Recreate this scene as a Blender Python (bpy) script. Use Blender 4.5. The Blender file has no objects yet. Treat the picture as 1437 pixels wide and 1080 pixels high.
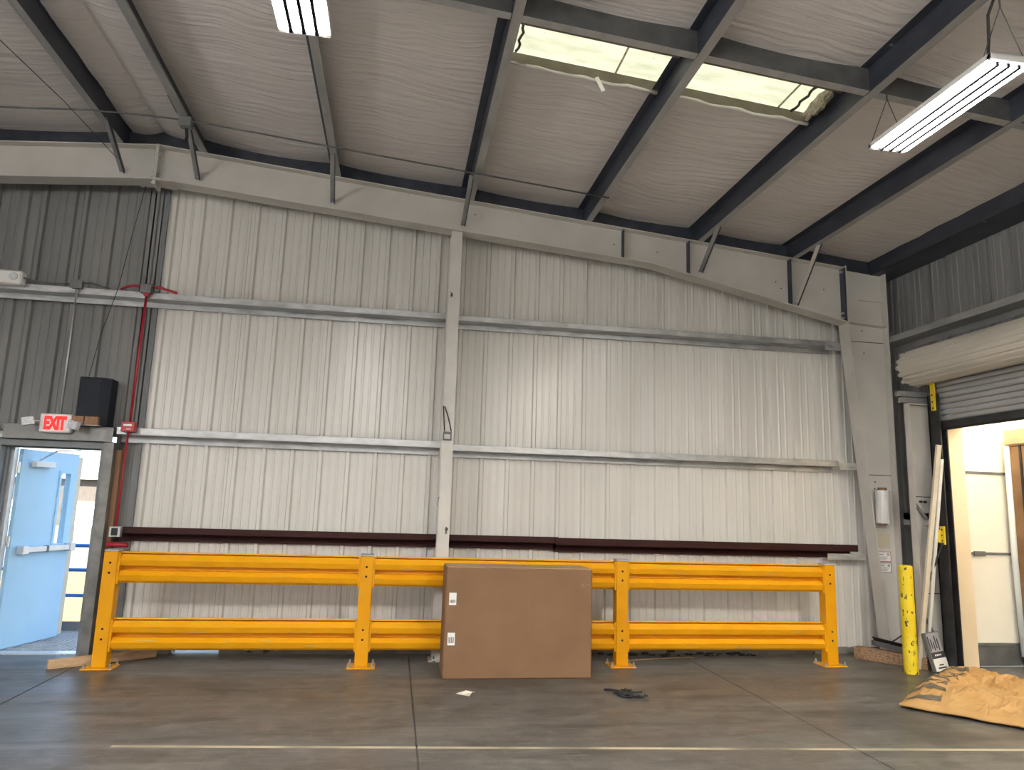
import bpy, bmesh, math, random
from mathutils import Vector, Matrix, noise
random.seed(7)
scene = bpy.context.scene
COL = scene.collection
R = math.radians

# ------------------------------------------------------------------ camera
FPX = 1008.57                       # focal length in pixels of the 1437 px wide frame
YAW, PITCH, ROLL = R(8.870), R(9.599), R(1.751)
CAM = Vector((0.0, 0.0, 1.63))
fwd = Vector((math.sin(YAW)*math.cos(PITCH), math.cos(YAW)*math.cos(PITCH), math.sin(PITCH)))
right0 = Vector((math.cos(YAW), -math.sin(YAW), 0)); up0 = right0.cross(fwd)
rgt = right0*math.cos(ROLL) + up0*math.sin(ROLL)
upv = -right0*math.sin(ROLL) + up0*math.cos(ROLL)
cd = bpy.data.cameras.new('camera'); cam = bpy.data.objects.new('camera', cd); COL.objects.link(cam)
M = Matrix((rgt, upv, -fwd)).transposed().to_4x4(); M.translation = CAM
cam.matrix_world = M
cd.sensor_fit = 'HORIZONTAL'; cd.sensor_width = 36.0; cd.lens = FPX/1437*36.0
cd.clip_start = 0.05; cd.clip_end = 500
scene.camera = cam

# ------------------------------------------------------------------ world, sun, exposure
SUN_EL, SUN_AZ = R(48), R(150)       # azimuth from +Y towards +X
w = bpy.data.worlds.new('sky'); scene.world = w; w.use_nodes = True
wn = w.node_tree; wn.nodes.clear()
so = wn.nodes.new('ShaderNodeOutputWorld'); bg = wn.nodes.new('ShaderNodeBackground')
sk = wn.nodes.new('ShaderNodeTexSky'); sk.sky_type = 'NISHITA'; sk.sun_disc = False
sk.sun_elevation = SUN_EL; sk.sun_rotation = SUN_AZ; sk.air_density = 1.0; sk.dust_density = 2.5; sk.ozone_density = 1.0
bg.inputs['Strength'].default_value = 0.50
wn.links.new(sk.outputs[0], bg.inputs[0]); wn.links.new(bg.outputs[0], so.inputs[0])
sd = bpy.data.lights.new('sun', 'SUN'); sd.energy = 36.0; sd.angle = R(0.6); sd.color = (1.0, 0.93, 0.80)
sun = bpy.data.objects.new('sun', sd); COL.objects.link(sun)
sdir = Vector((math.sin(SUN_AZ)*math.cos(SUN_EL), math.cos(SUN_AZ)*math.cos(SUN_EL), math.sin(SUN_EL)))
sun.rotation_euler = sdir.to_track_quat('Z', 'Y').to_euler(); sun.location = (8, -10, 14)
vs = scene.view_settings
vs.view_transform = 'Standard'; vs.look = 'None'; vs.gamma = 1.0; vs.use_curve_mapping = False
vs.exposure = 0.5
TUBE_POWER = 60.0
HALL_FILL_POWER = 280.0
DOCK_FILL_POWER = 620.0
BATTEN_FILL_POWER = 300.0

# ------------------------------------------------------------------ materials
def _n(nt, t, **kw):
    n = nt.nodes.new(t)
    for k, v in kw.items(): setattr(n, k, v)
    return n
def mat(name, c1, c2=None, rough=0.5, metal=0.0, scale=6.0, stretch=(1, 1, 1), detail=5, lo=0.35, hi=0.65,
        bump=0.0, bscale=None, bstretch=None, spots=None, emit=None, spec=0.5, transl=None, rvar=0.0):
    m = bpy.data.materials.new(name); m.use_nodes = True
    nt = m.node_tree; nt.nodes.clear(); L = nt.links.new
    out = _n(nt, 'ShaderNodeOutputMaterial'); p = _n(nt, 'ShaderNodeBsdfPrincipled')
    p.inputs['Roughness'].default_value = rough; p.inputs['Metallic'].default_value = metal
    p.inputs['Specular IOR Level'].default_value = spec
    p.inputs['Base Color'].default_value = (*c1, 1)
    geo = _n(nt, 'ShaderNodeNewGeometry')
    def noi(sc, st, det=5):
        mp = _n(nt, 'ShaderNodeMapping'); mp.inputs['Scale'].default_value = st
        L(geo.outputs['Position'], mp.inputs['Vector'])
        t = _n(nt, 'ShaderNodeTexNoise'); t.inputs['Scale'].default_value = sc; t.inputs['Detail'].default_value = det
        L(mp.outputs[0], t.inputs['Vector']); return t
    def ramp(src, a, b, ca, cb):
        r = _n(nt, 'ShaderNodeValToRGB'); r.color_ramp.elements[0].position = a; r.color_ramp.elements[1].position = b
        r.color_ramp.elements[0].color = (*ca, 1); r.color_ramp.elements[1].color = (*cb, 1)
        L(src, r.inputs[0]); return r
    last = None
    if c2 is not None:
        t = noi(scale, stretch, detail); r = ramp(t.outputs['Fac'], lo, hi, c1, c2); last = r.outputs[0]
        if rvar:
            mr = _n(nt, 'ShaderNodeMapRange'); mr.inputs['To Min'].default_value = rough-rvar; mr.inputs['To Max'].default_value = rough+rvar
            mr.inputs['From Min'].default_value = .3; mr.inputs['From Max'].default_value = .7
            L(t.outputs['Fac'], mr.inputs['Value']); L(mr.outputs[0], p.inputs['Roughness'])
    if spots is not None:                 # (colour, scale, stretch, threshold)
        sc, ss, sst, th = spots
        t = noi(ss, sst, 8); r = ramp(t.outputs['Fac'], th, th+.03, (0, 0, 0), (1, 1, 1))
        mx = _n(nt, 'ShaderNodeMix', data_type='RGBA'); L(r.outputs[0], mx.inputs[0])
        if last: L(last, mx.inputs[6])
        else: mx.inputs[6].default_value = (*c1, 1)
        mx.inputs[7].default_value = (*sc, 1); last = mx.outputs[2]
    if last: L(last, p.inputs['Base Color'])
    if bump:
        t = noi(bscale or scale, bstretch or stretch, 6)
        b = _n(nt, 'ShaderNodeBump'); b.inputs['Strength'].default_value = bump; b.inputs['Distance'].default_value = .02
        L(t.outputs['Fac'], b.inputs['Height']); L(b.outputs[0], p.inputs['Normal'])
    sh = p.outputs[0]
    if emit:
        p.inputs['Emission Color'].default_value = (*emit[0], 1); p.inputs['Emission Strength'].default_value = emit[1]
    if transl is not None:                # translucent share
        tb = _n(nt, 'ShaderNodeBsdfTranslucent'); tb.inputs['Color'].default_value = (*c1, 1)
        if last: L(last, tb.inputs['Color'])
        ms = _n(nt, 'ShaderNodeMixShader'); ms.inputs[0].default_value = transl
        L(p.outputs[0], ms.inputs[1]); L(tb.outputs[0], ms.inputs[2]); sh = ms.outputs[0]
    L(sh, out.inputs[0])
    m['nodes'] = 1
    return m
def tail(m):                              # principled, its colour source, node tree
    nt = m.node_tree; p = [n for n in nt.nodes if n.type == 'BSDF_PRINCIPLED'][0]
    return nt, p

MT = {}
MT['panel'] = mat('white_liner_panel', (.70, .685, .64), (.745, .73, .69), rough=.25, scale=1.3, stretch=(3, 3, .5), bump=.05, bscale=2.0, bstretch=(5, 5, .6))
MT['oldpanel'] = mat('grey_wall_panel', (.21, .212, .212), (.27, .27, .268), rough=.65, spec=.3, scale=1.4, stretch=(2.5, 2.5, .5), bump=.05, bscale=2.0, bstretch=(5, 5, .6))
MT['shell'] = mat('shell_grey', (.55, .545, .53), (.62, .615, .60), rough=.7, scale=1.0)
MT['galv'] = mat('galvanized_steel', (.38, .39, .395), (.58, .59, .595), rough=.42, metal=.6, scale=14, stretch=(.35, 1, 1), rvar=.1)
MT['galvdull'] = mat('weathered_galvanized_steel', (.17, .17, .165), (.27, .27, .26), rough=.5, metal=.5, scale=9, rvar=.1)
MT['galvdark'] = mat('dull_galvanized_steel', (.34, .345, .345), (.45, .455, .45), rough=.45, metal=.4, scale=9, stretch=(1, .3, 1), rvar=.1, spots=((.5, .5, .48), 5, (1, .35, 3), .72))
MT['purlinweb_shade'] = mat('dark_purlin_web_and_shade', (.040, .047, .066), (.068, .076, .098), rough=.45, metal=.2, scale=6, stretch=(1, .4, 1), spots=((.34, .34, .33), 6, (1, 1.2, 4), .735))  # also stands in for shade on stiffeners, brace legs and rake strips
MT['maroon'] = mat('maroon_primer', (.034, .009, .009), (.044, .012, .011), rough=.6, scale=5, spec=.25)
MT['headergrey'] = mat('grey_header_steel', (.085, .087, .088), (.12, .122, .12), rough=.5, metal=.2, scale=8)
MT['white'] = mat('white_steel_paint', (.56, .54, .50), (.63, .61, .57), rough=.5, scale=2.2, spots=((.30, .27, .23), 9, (1, 1, .5), .735))
MT['whitechip'] = mat('chipped_white_paint', (.60, .58, .54), (.68, .66, .62), rough=.5, scale=3, spots=((.05, .045, .04), 8, (1.4, 1.4, .8), .655))
MT['yellow'] = mat('yellow_powder_coat', (.80, .36, .006), (.84, .40, .008), rough=.40, spec=.3, scale=4, spots=((.66, .45, .16), 5, (.6, 3, 9), .66), bump=.04, bscale=30)
MT['postyellow'] = mat('yellow_post_coat', (.74, .325, .004), (.78, .36, .006), rough=.38, spec=.25, scale=4, bump=.03, bscale=30)
MT['bollard'] = mat('worn_yellow_paint', (.78, .58, .012), (.84, .66, .03), rough=.5, scale=6, spots=((.035, .032, .03), 26, (1.3, 1.3, .55), .60), bump=.1, bscale=40)
MT['cap'] = mat('grey_post_cap', (.42, .44, .46), (.5, .52, .54), rough=.4, metal=.3)
MT['black'] = mat('black_plastic', (.014, .015, .018), (.02, .021, .025), rough=.55)
MT['navy'] = mat('black_grille_cloth', (.010, .014, .022), (.016, .022, .032), rough=.8, scale=60)
MT['hole'] = mat('hole_dark', (.006, .006, .006), rough=.9)
MT['wood'] = mat('bare_lumber', (.52, .34, .19), (.66, .47, .29), rough=.7, scale=9, stretch=(1, 1, 5), bump=.1, bscale=30, spots=((.2, .1, .05), 10, (1, 1, 1), .73))
MT['stud'] = mat('brown_wood_stud', (.26, .14, .075), (.34, .19, .11), rough=.75, scale=8, stretch=(4, 4, .6))
MT['timber'] = mat('old_timber', (.20, .12, .07), (.42, .27, .16), rough=.8, scale=12, stretch=(1, 4, 6), bump=.25, bscale=25, spots=((.03, .02, .015), 9, (1, 1, 1), .68))
MT['kraft'] = mat('corrugated_cardboard', (.21, .117, .060), (.235, .132, .068), rough=.8, scale=2.5)
MT['kraftlight'] = mat('cardboard_edge', (.44, .29, .175), (.50, .33, .2), rough=.8, scale=8)
MT['label'] = mat('white_label', (.82, .82, .80), (.86, .86, .84), rough=.5)
MT['ink'] = mat('black_ink', (.03, .03, .03), (.05, .05, .05), rough=.6)
MT['red'] = mat('red_enamel', (.35, .012, .03), (.42, .018, .035), rough=.4)
MT['jred'] = mat('red_alarm_box', (.45, .02, .03), (.5, .03, .04), rough=.4)
MT['jbox'] = mat('grey_box', (.16, .17, .17), (.22, .23, .23), rough=.55, metal=.3)
MT['fixture'] = mat('white_fixture_enamel', (.80, .80, .78), (.85, .85, .83), rough=.35)
MT['divider'] = mat('print_grey', (.36, .36, .40), (.42, .42, .46), rough=.5)
MT['louver'] = mat('dark_louver', (.006, .006, .009), (.008, .008, .011), rough=.6, spec=.1)
MT['tube'] = mat('lit_led_tube', (.9, .9, .9), rough=.4, emit=((1.0, .965, .93), TUBE_POWER))
MT['hallfill'] = mat('hall_fill_tube', (.9, .9, .9), rough=.4, emit=((1.0, .968, .935), HALL_FILL_POWER))
MT['dockfill'] = mat('warm_fill_tube', (.9, .9, .9), rough=.4, emit=((1.0, .93, .80), DOCK_FILL_POWER))
MT['fill_batten'] = mat('fill_batten_tube', (.9, .9, .9), rough=.4, emit=((1.0, .968, .935), BATTEN_FILL_POWER))
MT['exitred'] = mat('lit_red_legend', (.6, .02, .02), rough=.5, emit=((1.0, .012, .008), .8))
MT['led'] = mat('led_lens', (.75, .78, .82), (.5, .52, .56), rough=.25, scale=60)
MT['chain'] = mat('steel_cable', (.12, .12, .12), (.18, .18, .18), rough=.5, metal=.6)
MT['cord'] = mat('dark_cord', (.03, .03, .032), rough=.6)
MT['doorblue'] = mat('pale_blue_door_paint', (.42, .68, .86), (.46, .72, .90), rough=.5, scale=3)
MT['doorframe'] = mat('grey_frame_paint', (.16, .18, .19), (.20, .22, .23), rough=.5)
MT['alu'] = mat('brushed_aluminium', (.62, .64, .66), (.7, .72, .74), rough=.35, metal=.6)
MT['creampaint'] = mat('cream_edge_paint', (.66, .60, .44), (.70, .64, .48), rough=.5)
MT['railblue'] = mat('blue_rail_paint', (.03, .16, .45), (.04, .2, .5), rough=.45)
MT['grate'] = mat('grating_steel', (.42, .46, .48), (.52, .56, .58), rough=.5, metal=.3)
MT['gravel'] = mat('pale_gravel', (.055, .052, .050), (.075, .072, .069), rough=.9, scale=8)
MT['grass'] = mat('dry_grass', (.085, .066, .022), (.11, .088, .034), rough=.9, scale=20)
MT['conc'] = mat('outdoor_concrete', (.20, .205, .21), (.26, .265, .27), rough=.8, scale=4)
MT['kerb'] = mat('dirty_concrete', (.16, .15, .135), (.24, .225, .2), rough=.85, scale=5, spots=((.02, .02, .02), 4, (1, 1, 2), .62))
MT['slat'] = mat('door_slat_grey', (.40, .405, .41), (.48, .485, .49), rough=.5, metal=.3, scale=3, stretch=(1, .4, 1))
MT['coil'] = mat('door_coil_cream', (.50, .47, .41), (.60, .57, .50), rough=.45, scale=2.5, stretch=(1, .4, 2))
MT['guide'] = mat('dark_guide_steel', (.022, .023, .026), (.045, .045, .048), rough=.5, metal=.3)
MT['tabyellow'] = mat('yellow_bracket_paint', (.72, .52, .02), (.8, .6, .03), rough=.45)
MT['pad'] = mat('cream_dock_pad', (.78, .64, .44), (.84, .70, .50), rough=.65, scale=2, spots=((.30, .22, .14), 5, (.6, 1, 6), .715), bump=.1, bscale=12)
MT['trailer'] = mat('trailer_liner', (.86, .83, .72), (.89, .86, .76), rough=.5, scale=2)
MT['trailerroof'] = mat('translucent_trailer_roof', (.95, .93, .85), rough=.6, transl=.85)
MT['scuff'] = mat('scuff_plate', (.16, .165, .165), (.22, .225, .225), rough=.45, metal=.4)
MT['cargo'] = mat('brown_shipping_carton', (.20, .11, .05), (.28, .16, .075), rough=.75, scale=3)
MT['film'] = mat('stretch_film', (.62, .66, .68), (.74, .77, .78), rough=.18, scale=5, stretch=(1, 1, .2))
MT['filmroll'] = mat('clear_film_roll', (.58, .58, .57), (.72, .72, .71), rough=.18, scale=10, stretch=(4, 4, .3))
MT['pvc'] = mat('cream_pvc_trim', (.66, .60, .47), (.72, .66, .53), rough=.45)
MT['pvcwhite'] = mat('white_pvc_trim', (.72, .72, .69), (.77, .77, .74), rough=.4)
MT['signred'] = mat('red_print', (.42, .05, .05), rough=.5)
MT['tape'] = mat('old_masking_tape', (.56, .50, .38), (.60, .54, .42), rough=.7)
MT['skylight'] = mat('fibreglass_skylight', (.066, .070, .052), (.094, .098, .076), rough=.6, scale=5, stretch=(.6, 2, 1), transl=.8, lo=.3, hi=.6, spots=((.040, .043, .026), 17, (1, 1.6, 1), .70))
MT['wellboard'] = mat('skylight_curb_board', (.17, .15, .115), (.22, .195, .15), rough=.8, scale=6)
MT['batt'] = mat('torn_fibreglass_batt', (.30, .26, .19), (.52, .48, .38), rough=.95, scale=30)
MT['scrap'] = mat('paper_scrap', (.70, .64, .52), (.76, .70, .58), rough=.8)
MT['farwall'] = mat('far_warehouse_wall', (.045, .039, .033), (.06, .052, .045), rough=.8, scale=1.5, stretch=(6, 1, 1))
MT['glass'] = mat('clear_glass', (.9, .95, .97), rough=.05)
def _glass():
    nt, p = tail(MT['glass']); o = [n for n in nt.nodes if n.type == 'OUTPUT_MATERIAL'][0]
    tb = _n(nt, 'ShaderNodeBsdfTransparent'); tb.inputs[0].default_value = (.92, .96, .97, 1); ms = _n(nt, 'ShaderNodeMixShader'); ms.inputs[0].default_value = .9
    nt.links.new(p.outputs[0], ms.inputs[1]); nt.links.new(tb.outputs[0], ms.inputs[2]); nt.links.new(ms.outputs[0], o.inputs[0])

def ceiling_material():
    m = mat('white_vinyl_insulation', (.72, .685, .665), (.78, .745, .725), rough=.38, scale=1.2)
    nt, p = tail(m); L = nt.links.new
    geo = _n(nt, 'ShaderNodeNewGeometry'); mp = _n(nt, 'ShaderNodeMapping'); mp.inputs['Scale'].default_value = (.55, 9, 1)
    t0 = _n(nt, 'ShaderNodeTexNoise'); t0.inputs['Scale'].default_value = .8; L(geo.outputs['Position'], t0.inputs['Vector'])
    ad = _n(nt, 'ShaderNodeVectorMath', operation='MULTIPLY_ADD'); L(t0.outputs['Color'], ad.inputs[0]); ad.inputs[1].default_value = (.5, .5, 0)
    L(geo.outputs['Position'], ad.inputs[2]); L(ad.outputs[0], mp.inputs['Vector'])
    t = _n(nt, 'ShaderNodeTexNoise'); t.inputs['Scale'].default_value = 2.0; t.inputs['Detail'].default_value = 7; t.inputs['Roughness'].default_value = .55
    L(mp.outputs[0], t.inputs['Vector'])
    b = _n(nt, 'ShaderNodeBump'); b.inputs['Strength'].default_value = .9; b.inputs['Distance'].default_value = .03
    L(t.outputs['Fac'], b.inputs['Height']); L(b.outputs[0], p.inputs['Normal'])
    return m
MT['vinyl'] = ceiling_material()

def floor_material():
    m = mat('stained_concrete', (.080, .076, .070), (.142, .136, .126), rough=.42, scale=1.1, stretch=(1, 1.6, 1), detail=9, lo=.3, hi=.7, rvar=.1, bump=.06, bscale=18)
    nt, p = tail(m); L = nt.links.new
    src = p.inputs['Base Color'].links[0].from_socket
    geo = _n(nt, 'ShaderNodeNewGeometry')
    def noi(sc, st, det=8, rot=0):
        mp = _n(nt, 'ShaderNodeMapping'); mp.inputs['Scale'].default_value = st; mp.inputs['Rotation'].default_value = (0, 0, rot)
        L(geo.outputs['Position'], mp.inputs[0]); t = _n(nt, 'ShaderNodeTexNoise'); t.inputs['Scale'].default_value = sc; t.inputs['Detail'].default_value = det
        L(mp.outputs[0], t.inputs[0]); return t.outputs['Fac']
    def rmp(s, a, b):
        r = _n(nt, 'ShaderNodeMapRange'); r.inputs['From Min'].default_value = a; r.inputs['From Max'].default_value = b; L(s, r.inputs['Value']); return r.outputs[0]
    def mix(fac, a, col, k=1.0):
        mu = _n(nt, 'ShaderNodeMath', operation='MULTIPLY'); L(fac, mu.inputs[0]); mu.inputs[1].default_value = k
        x = _n(nt, 'ShaderNodeMix', data_type='RGBA'); L(mu.outputs[0], x.inputs[0]); L(a, x.inputs[6]); x.inputs[7].default_value = (*col, 1); return x.outputs[2]
    src = mix(rmp(noi(5.5, (1, 1.3, 1), 9), .50, .68), src, (.20, .19, .172), .45)         # mottling
    src = mix(rmp(noi(4.0, (1, 1.2, 1), 9, .8), .54, .66), src, (.055, .051, .047), .5)    # dark blotches
    src = mix(rmp(noi(1.3, (.5, 3.5, 1), 9, .35), .54, .68), src, (.23, .215, .19), .45)   # pale scuffs
    src = mix(rmp(noi(1.2, (.7, 4, 1), 9, -.6), .55, .68), src, (.040, .037, .034), .6)    # tyre marks
    src = mix(rmp(noi(3.0, (.8, 16, 1), 10, .25), .60, .66), src, (.26, .24, .21), .5)     # scratches
    src = mix(rmp(noi(2.6, (14, .8, 1), 10, .5), .62, .67), src, (.22, .20, .18), .2)      # scratches
    src = mix(rmp(noi(.8, (1, 1, 1), 8), .55, .64), src, (.042, .039, .036), .55)          # oil stains
    src = mix(rmp(noi(45, (1, 1, 1), 3), .66, .72), src, (.34, .32, .28), .5)              # grit
    # worn painted line
    sp = _n(nt, 'ShaderNodeSeparateXYZ'); L(geo.outputs['Position'], sp.inputs[0])
    a = _n(nt, 'ShaderNodeMath', operation='MULTIPLY_ADD'); L(sp.outputs['X'], a.inputs[0]); a.inputs[1].default_value = .075; L(sp.outputs['Y'], a.inputs[2])
    s = _n(nt, 'ShaderNodeMath', operation='SUBTRACT'); L(a.outputs[0], s.inputs[0]); s.inputs[1].default_value = 5.268
    ab = _n(nt, 'ShaderNodeMath', operation='ABSOLUTE'); L(s.outputs[0], ab.inputs[0])
    lt = _n(nt, 'ShaderNodeMath', operation='LESS_THAN'); L(ab.outputs[0], lt.inputs[0]); lt.inputs[1].default_value = .022
    wear = rmp(noi(1.3, (1, .6, 1), 8), .66, .44)
    gt = _n(nt, 'ShaderNodeMath', operation='GREATER_THAN'); L(sp.outputs['X'], gt.inputs[0]); gt.inputs[1].default_value = -1.75
    mu = _n(nt, 'ShaderNodeMath', operation='MULTIPLY'); L(lt.outputs[0], mu.inputs[0]); L(wear, mu.inputs[1])
    mu2 = _n(nt, 'ShaderNodeMath', operation='MULTIPLY'); L(mu.outputs[0], mu2.inputs[0]); L(gt.outputs[0], mu2.inputs[1])
    src = mix(mu2.outputs[0], src, (.55, .49, .33), .9)
    L(src, p.inputs['Base Color'])
    return m
MT['floor'] = floor_material()
_glass()

# ------------------------------------------------------------------ mesh helpers
class MB:
    def __init__(s): s.v = []; s.f = []; s.smooth = False
    def add(s, vs, fs):
        o = len(s.v); s.v += [Vector(v) for v in vs]; s.f += [tuple(i+o for i in f) for f in fs]; return s
    def box(s, x0, x1, y0, y1, z0, z1):
        return s.add([(x0, y0, z0), (x1, y0, z0), (x1, y1, z0), (x0, y1, z0), (x0, y0, z1), (x1, y0, z1), (x1, y1, z1), (x0, y1, z1)],
                     [(0, 3, 2, 1), (4, 5, 6, 7), (0, 1, 5, 4), (1, 2, 6, 5), (2, 3, 7, 6), (3, 0, 4, 7)])
    def bar(s, p, q, w, h, up=(0, 0, 1)):
        p, q = Vector(p), Vector(q); d = (q-p).normalized(); u = Vector(up)
        if abs(d.dot(u)) > .98: u = Vector((0, 1, 0))
        r = d.cross(u).normalized(); u = r.cross(d).normalized(); a, b = r*w/2, u*h/2
        return s.add([p-a-b, p+a-b, p+a+b, p-a+b, q-a-b, q+a-b, q+a+b, q-a+b],
                     [(0, 1, 2, 3), (7, 6, 5, 4), (0, 4, 5, 1), (1, 5, 6, 2), (2, 6, 7, 3), (3, 7, 4, 0)])
    def tube(s, pts, r, n=8, caps=True):
        pts = [Vector(p) for p in pts]; rings = []
        ref = None
        for i, p in enumerate(pts):
            d = (pts[min(i+1, len(pts)-1)]-pts[max(i-1, 0)]).normalized()
            if ref is None: ref = Vector((0, 0, 1)) if abs(d.z) < .9 else Vector((1, 0, 0))
            a = d.cross(ref).normalized(); b = d.cross(a).normalized(); ref = a.cross(d)
            rr = r[i] if isinstance(r, (list, tuple)) else r
            rings.append([p + a*rr*math.cos(2*math.pi*k/n) + b*rr*math.sin(2*math.pi*k/n) for k in range(n)])
        o = []
        for g in rings: o += g
        f = []
        for i in range(len(pts)-1):
            for k in range(n):
                f.append((i*n+k, i*n+(k+1) % n, (i+1)*n+(k+1) % n, (i+1)*n+k))
        if caps: f += [tuple(range(n-1, -1, -1)), tuple((len(pts)-1)*n+k for k in range(n))]
        return s.add(o, f)
    def prism(s, poly, axis, a, b):
        # poly of 2D points in the two other axes (order: for axis y -> (x,z); x -> (y,z); z -> (x,y))
        def P(t, c):
            return {'y': (t[0], c, t[1]), 'x': (c, t[0], t[1]), 'z': (t[0], t[1], c)}[axis]
        n = len(poly); vs = [P(t, a) for t in poly]+[P(t, b) for t in poly]
        return s.add(vs, [tuple(range(n)), tuple(range(2*n-1, n-1, -1))]+[(i, i+n, (i+1) % n+n, (i+1) % n) for i in range(n)])
    def strip(s, prof, axis, a, b):
        def P(t, c):
            return {'y': (t[0], c, t[1]), 'x': (c, t[0], t[1]), 'z': (t[0], t[1], c)}[axis]
        n = len(prof); vs = [P(t, a) for t in prof]+[P(t, b) for t in prof]
        return s.add(vs, [(i, i+1, i+1+n, i+n) for i in range(n-1)])
    def xf(s, m):
        s.v = [m @ v for v in s.v]; return s
    def mesh(s, name, m, off=Vector((0, 0, 0)), smooth=False, bevel=0):
        me = bpy.data.meshes.new(name); me.from_pydata([v-off for v in s.v], [], s.f); me.update()
        bm = bmesh.new(); bm.from_mesh(me)
        bmesh.ops.recalc_face_normals(bm, faces=bm.faces)
        if bevel:
            bmesh.ops.bevel(bm, geom=[e for e in bm.edges if e.is_manifold and e.calc_face_angle(0) > .6], offset=bevel, segments=1, affect='EDGES')
        bm.to_mesh(me); bm.free()
        for p in me.polygons: p.use_smooth = smooth
        me.materials.append(m if not isinstance(m, str) else MT[m]); return me
    def build(s, name, m, parent=None, smooth=False, bevel=0, org=None):
        if parent is not None: off = Vector(parent['_org'])
        elif org is not None: off = Vector(org)
        else:
            xs = [v.x for v in s.v]; ys = [v.y for v in s.v]; zs = [v.z for v in s.v]
            off = Vector(((min(xs)+max(xs))/2, (min(ys)+max(ys))/2, min(zs)))
        o = bpy.data.objects.new(name, s.mesh(name, m, off, smooth, bevel)); COL.objects.link(o)
        o['_org'] = tuple(off)
        if parent is not None: o.parent = parent
        else: o.location = off
        return o
def box(*a): return MB().box(*a)
def tag(o, label, cat, group=None):
    o['label'] = label; o['category'] = cat
    if group: o['group'] = group
    return o
def struct(o): o['kind'] = 'structure'; return o
def thing(name, label, cat, loc, group=None):
    o = bpy.data.objects.new(name, None); COL.objects.link(o); o.location = loc; o['_org'] = tuple(loc)
    o.empty_display_size = .1
    return tag(o, label, cat, group)
def copy_tree(o, delta, label=None, group=None, parent=None):
    c = o.copy(); COL.objects.link(c)
    if parent is None:
        c.location = o.location + Vector(delta); c['_org'] = tuple(c.location)
        if label: c['label'] = label
        if group: c['group'] = group
    else:
        c.parent = parent
    for ch in [x for x in o.children]: copy_tree(ch, delta, parent=c)
    return c

# ------------------------------------------------------------------ key dimensions (metres)
YW = 8.38                # inner face of the back wall panels
XR = 6.25                # inner face of the right wall panels
XL = -11.75; YB = -9.0   # far walls of the hall
RIDGE = -2.80
def zt(x): return 5.46 - .0876*abs(x-RIDGE)       # underside of the purlins / top of the rafter
def zi(x): return zt(x) + .205                    # insulation sheet

# ------------------------------------------------------------------ floor
floor = struct(box(XL, XR, YB, 8.46, -.30, -.02).build('floor', 'kerb'))
joints = [XL, -9.1, -6.0, -2.93, .24, 3.35, XR]
for a, b in zip(joints[:-1], joints[1:]):
    for c, d in ((YB, -2.4), (-2.4, 8.46)):
        box(a+.005, b-.005, c+.005, d-.004, -.02, 0).build('slab', 'floor', floor, bevel=.003)

# ------------------------------------------------------------------ back wall
def panel_profile(wd, sgn):
    # points (x, depth) across a panel, 12 inch rib pitch, depth towards the room = sgn
    pts = [(0, 0)]; p = .3048; k = 0
    while True:
        x0 = k*p + .04
        for dx, d in ((0, 0), (.012, .036), (.046, .036), (.060, 0), (.118, 0), (.126, .007), (.142, .007), (.150, 0), (.205, 0), (.213, .007), (.229, .007), (.237, 0)):
            if x0+dx >= wd-.001: break
            pts.append((x0+dx, d*sgn))
        k += 1
        if k*p + .04 >= wd: break
    pts.append((wd, 0)); return pts
wall_back = MB()
def gable(x0, x1, z0):
    xs = [x0]+([RIDGE] if x0 < RIDGE < x1 else [])+[x1]
    return [(x0, z0), (x1, z0)]+[(x, zi(x)+.12) for x in reversed(xs)]
wall_back.prism(gable(XL, -4.10, 0), 'y', 8.455, 8.49)
wall_back.prism(gable(-4.10, -3.02, 2.25), 'y', 8.455, 8.49)
wall_back.prism(gable(-3.02, -2.25, 0), 'y', 8.455, 8.49)
wall_back.prism(gable(-2.25, -1.75, .02), 'y', 8.455, 8.49)
wall_back.prism(gable(-1.75, 6.30, 0), 'y', 8.455, 8.49)
wall_back = struct(wall_back.build('wall_back', 'shell'))
def wall_panel(x0, x1, z0, m, sgn, dy=0):
    mb = MB(); prof = panel_profile(x1-x0, sgn); n = len(prof)
    lo = [(x0+x, YW-d+dy, z0) for x, d in prof]; hi = [(x0+x, YW-d+dy, zi(x0+x)+.05) for x, d in prof]
    mb.add(lo+hi, [(i, i+1, i+1+n, i+n) for i in range(n-1)])
    mb.add([(x1-.001, YW+dy, z0), (x1-.001, YW+dy+.02, z0), (x1-.001, YW+dy+.02, zi(x1)), (x1-.001, YW+dy, zi(x1))], [(0, 1, 2, 3)])
    return mb.build('wall_panel', m, wall_back)
XJ = -2.757
x = XJ
i = 0
while x < XR-.05:
    wall_panel(x+.003, min(x+.9144, XR), .075 if x > -1.8 else (.05 if x < -2.2 else .04), 'panel', 1, .004*(i % 2)); x += .9144; i += 1
wall_panel(-3.02, XJ-.003, .03, 'oldpanel', -1, .012)
x = XJ-.9144; i = 0
while x > XL-.9:
    a, b = max(x, XL), x+.9144-.004
    if b > -4.1 and a < -3.02:
        wall_panel(max(a, -4.10) if a < -4.1 < b else a, min(b, XJ-.004), 2.25, 'oldpanel', -1, .012)
        if a < -4.10: wall_panel(a, -4.103, .03, 'oldpanel', -1, .012)
    else: wall_panel(a, b, .03, 'oldpanel', -1, .012+.003*(i % 2))
    x -= .9144; i += 1
box(XJ-.012, XJ+.010, YW-.036, YW+.02, .03, zi(XJ)).build('corner_trim', 'doorframe', wall_back)
box(-1.75, XR, YW-.03, YW+.07, 0, .075).build('kerb', 'kerb', wall_back)
box(-2.757, -2.25, YW-.03, YW+.07, 0, .05).build('kerb', 'kerb', wall_back)

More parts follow.
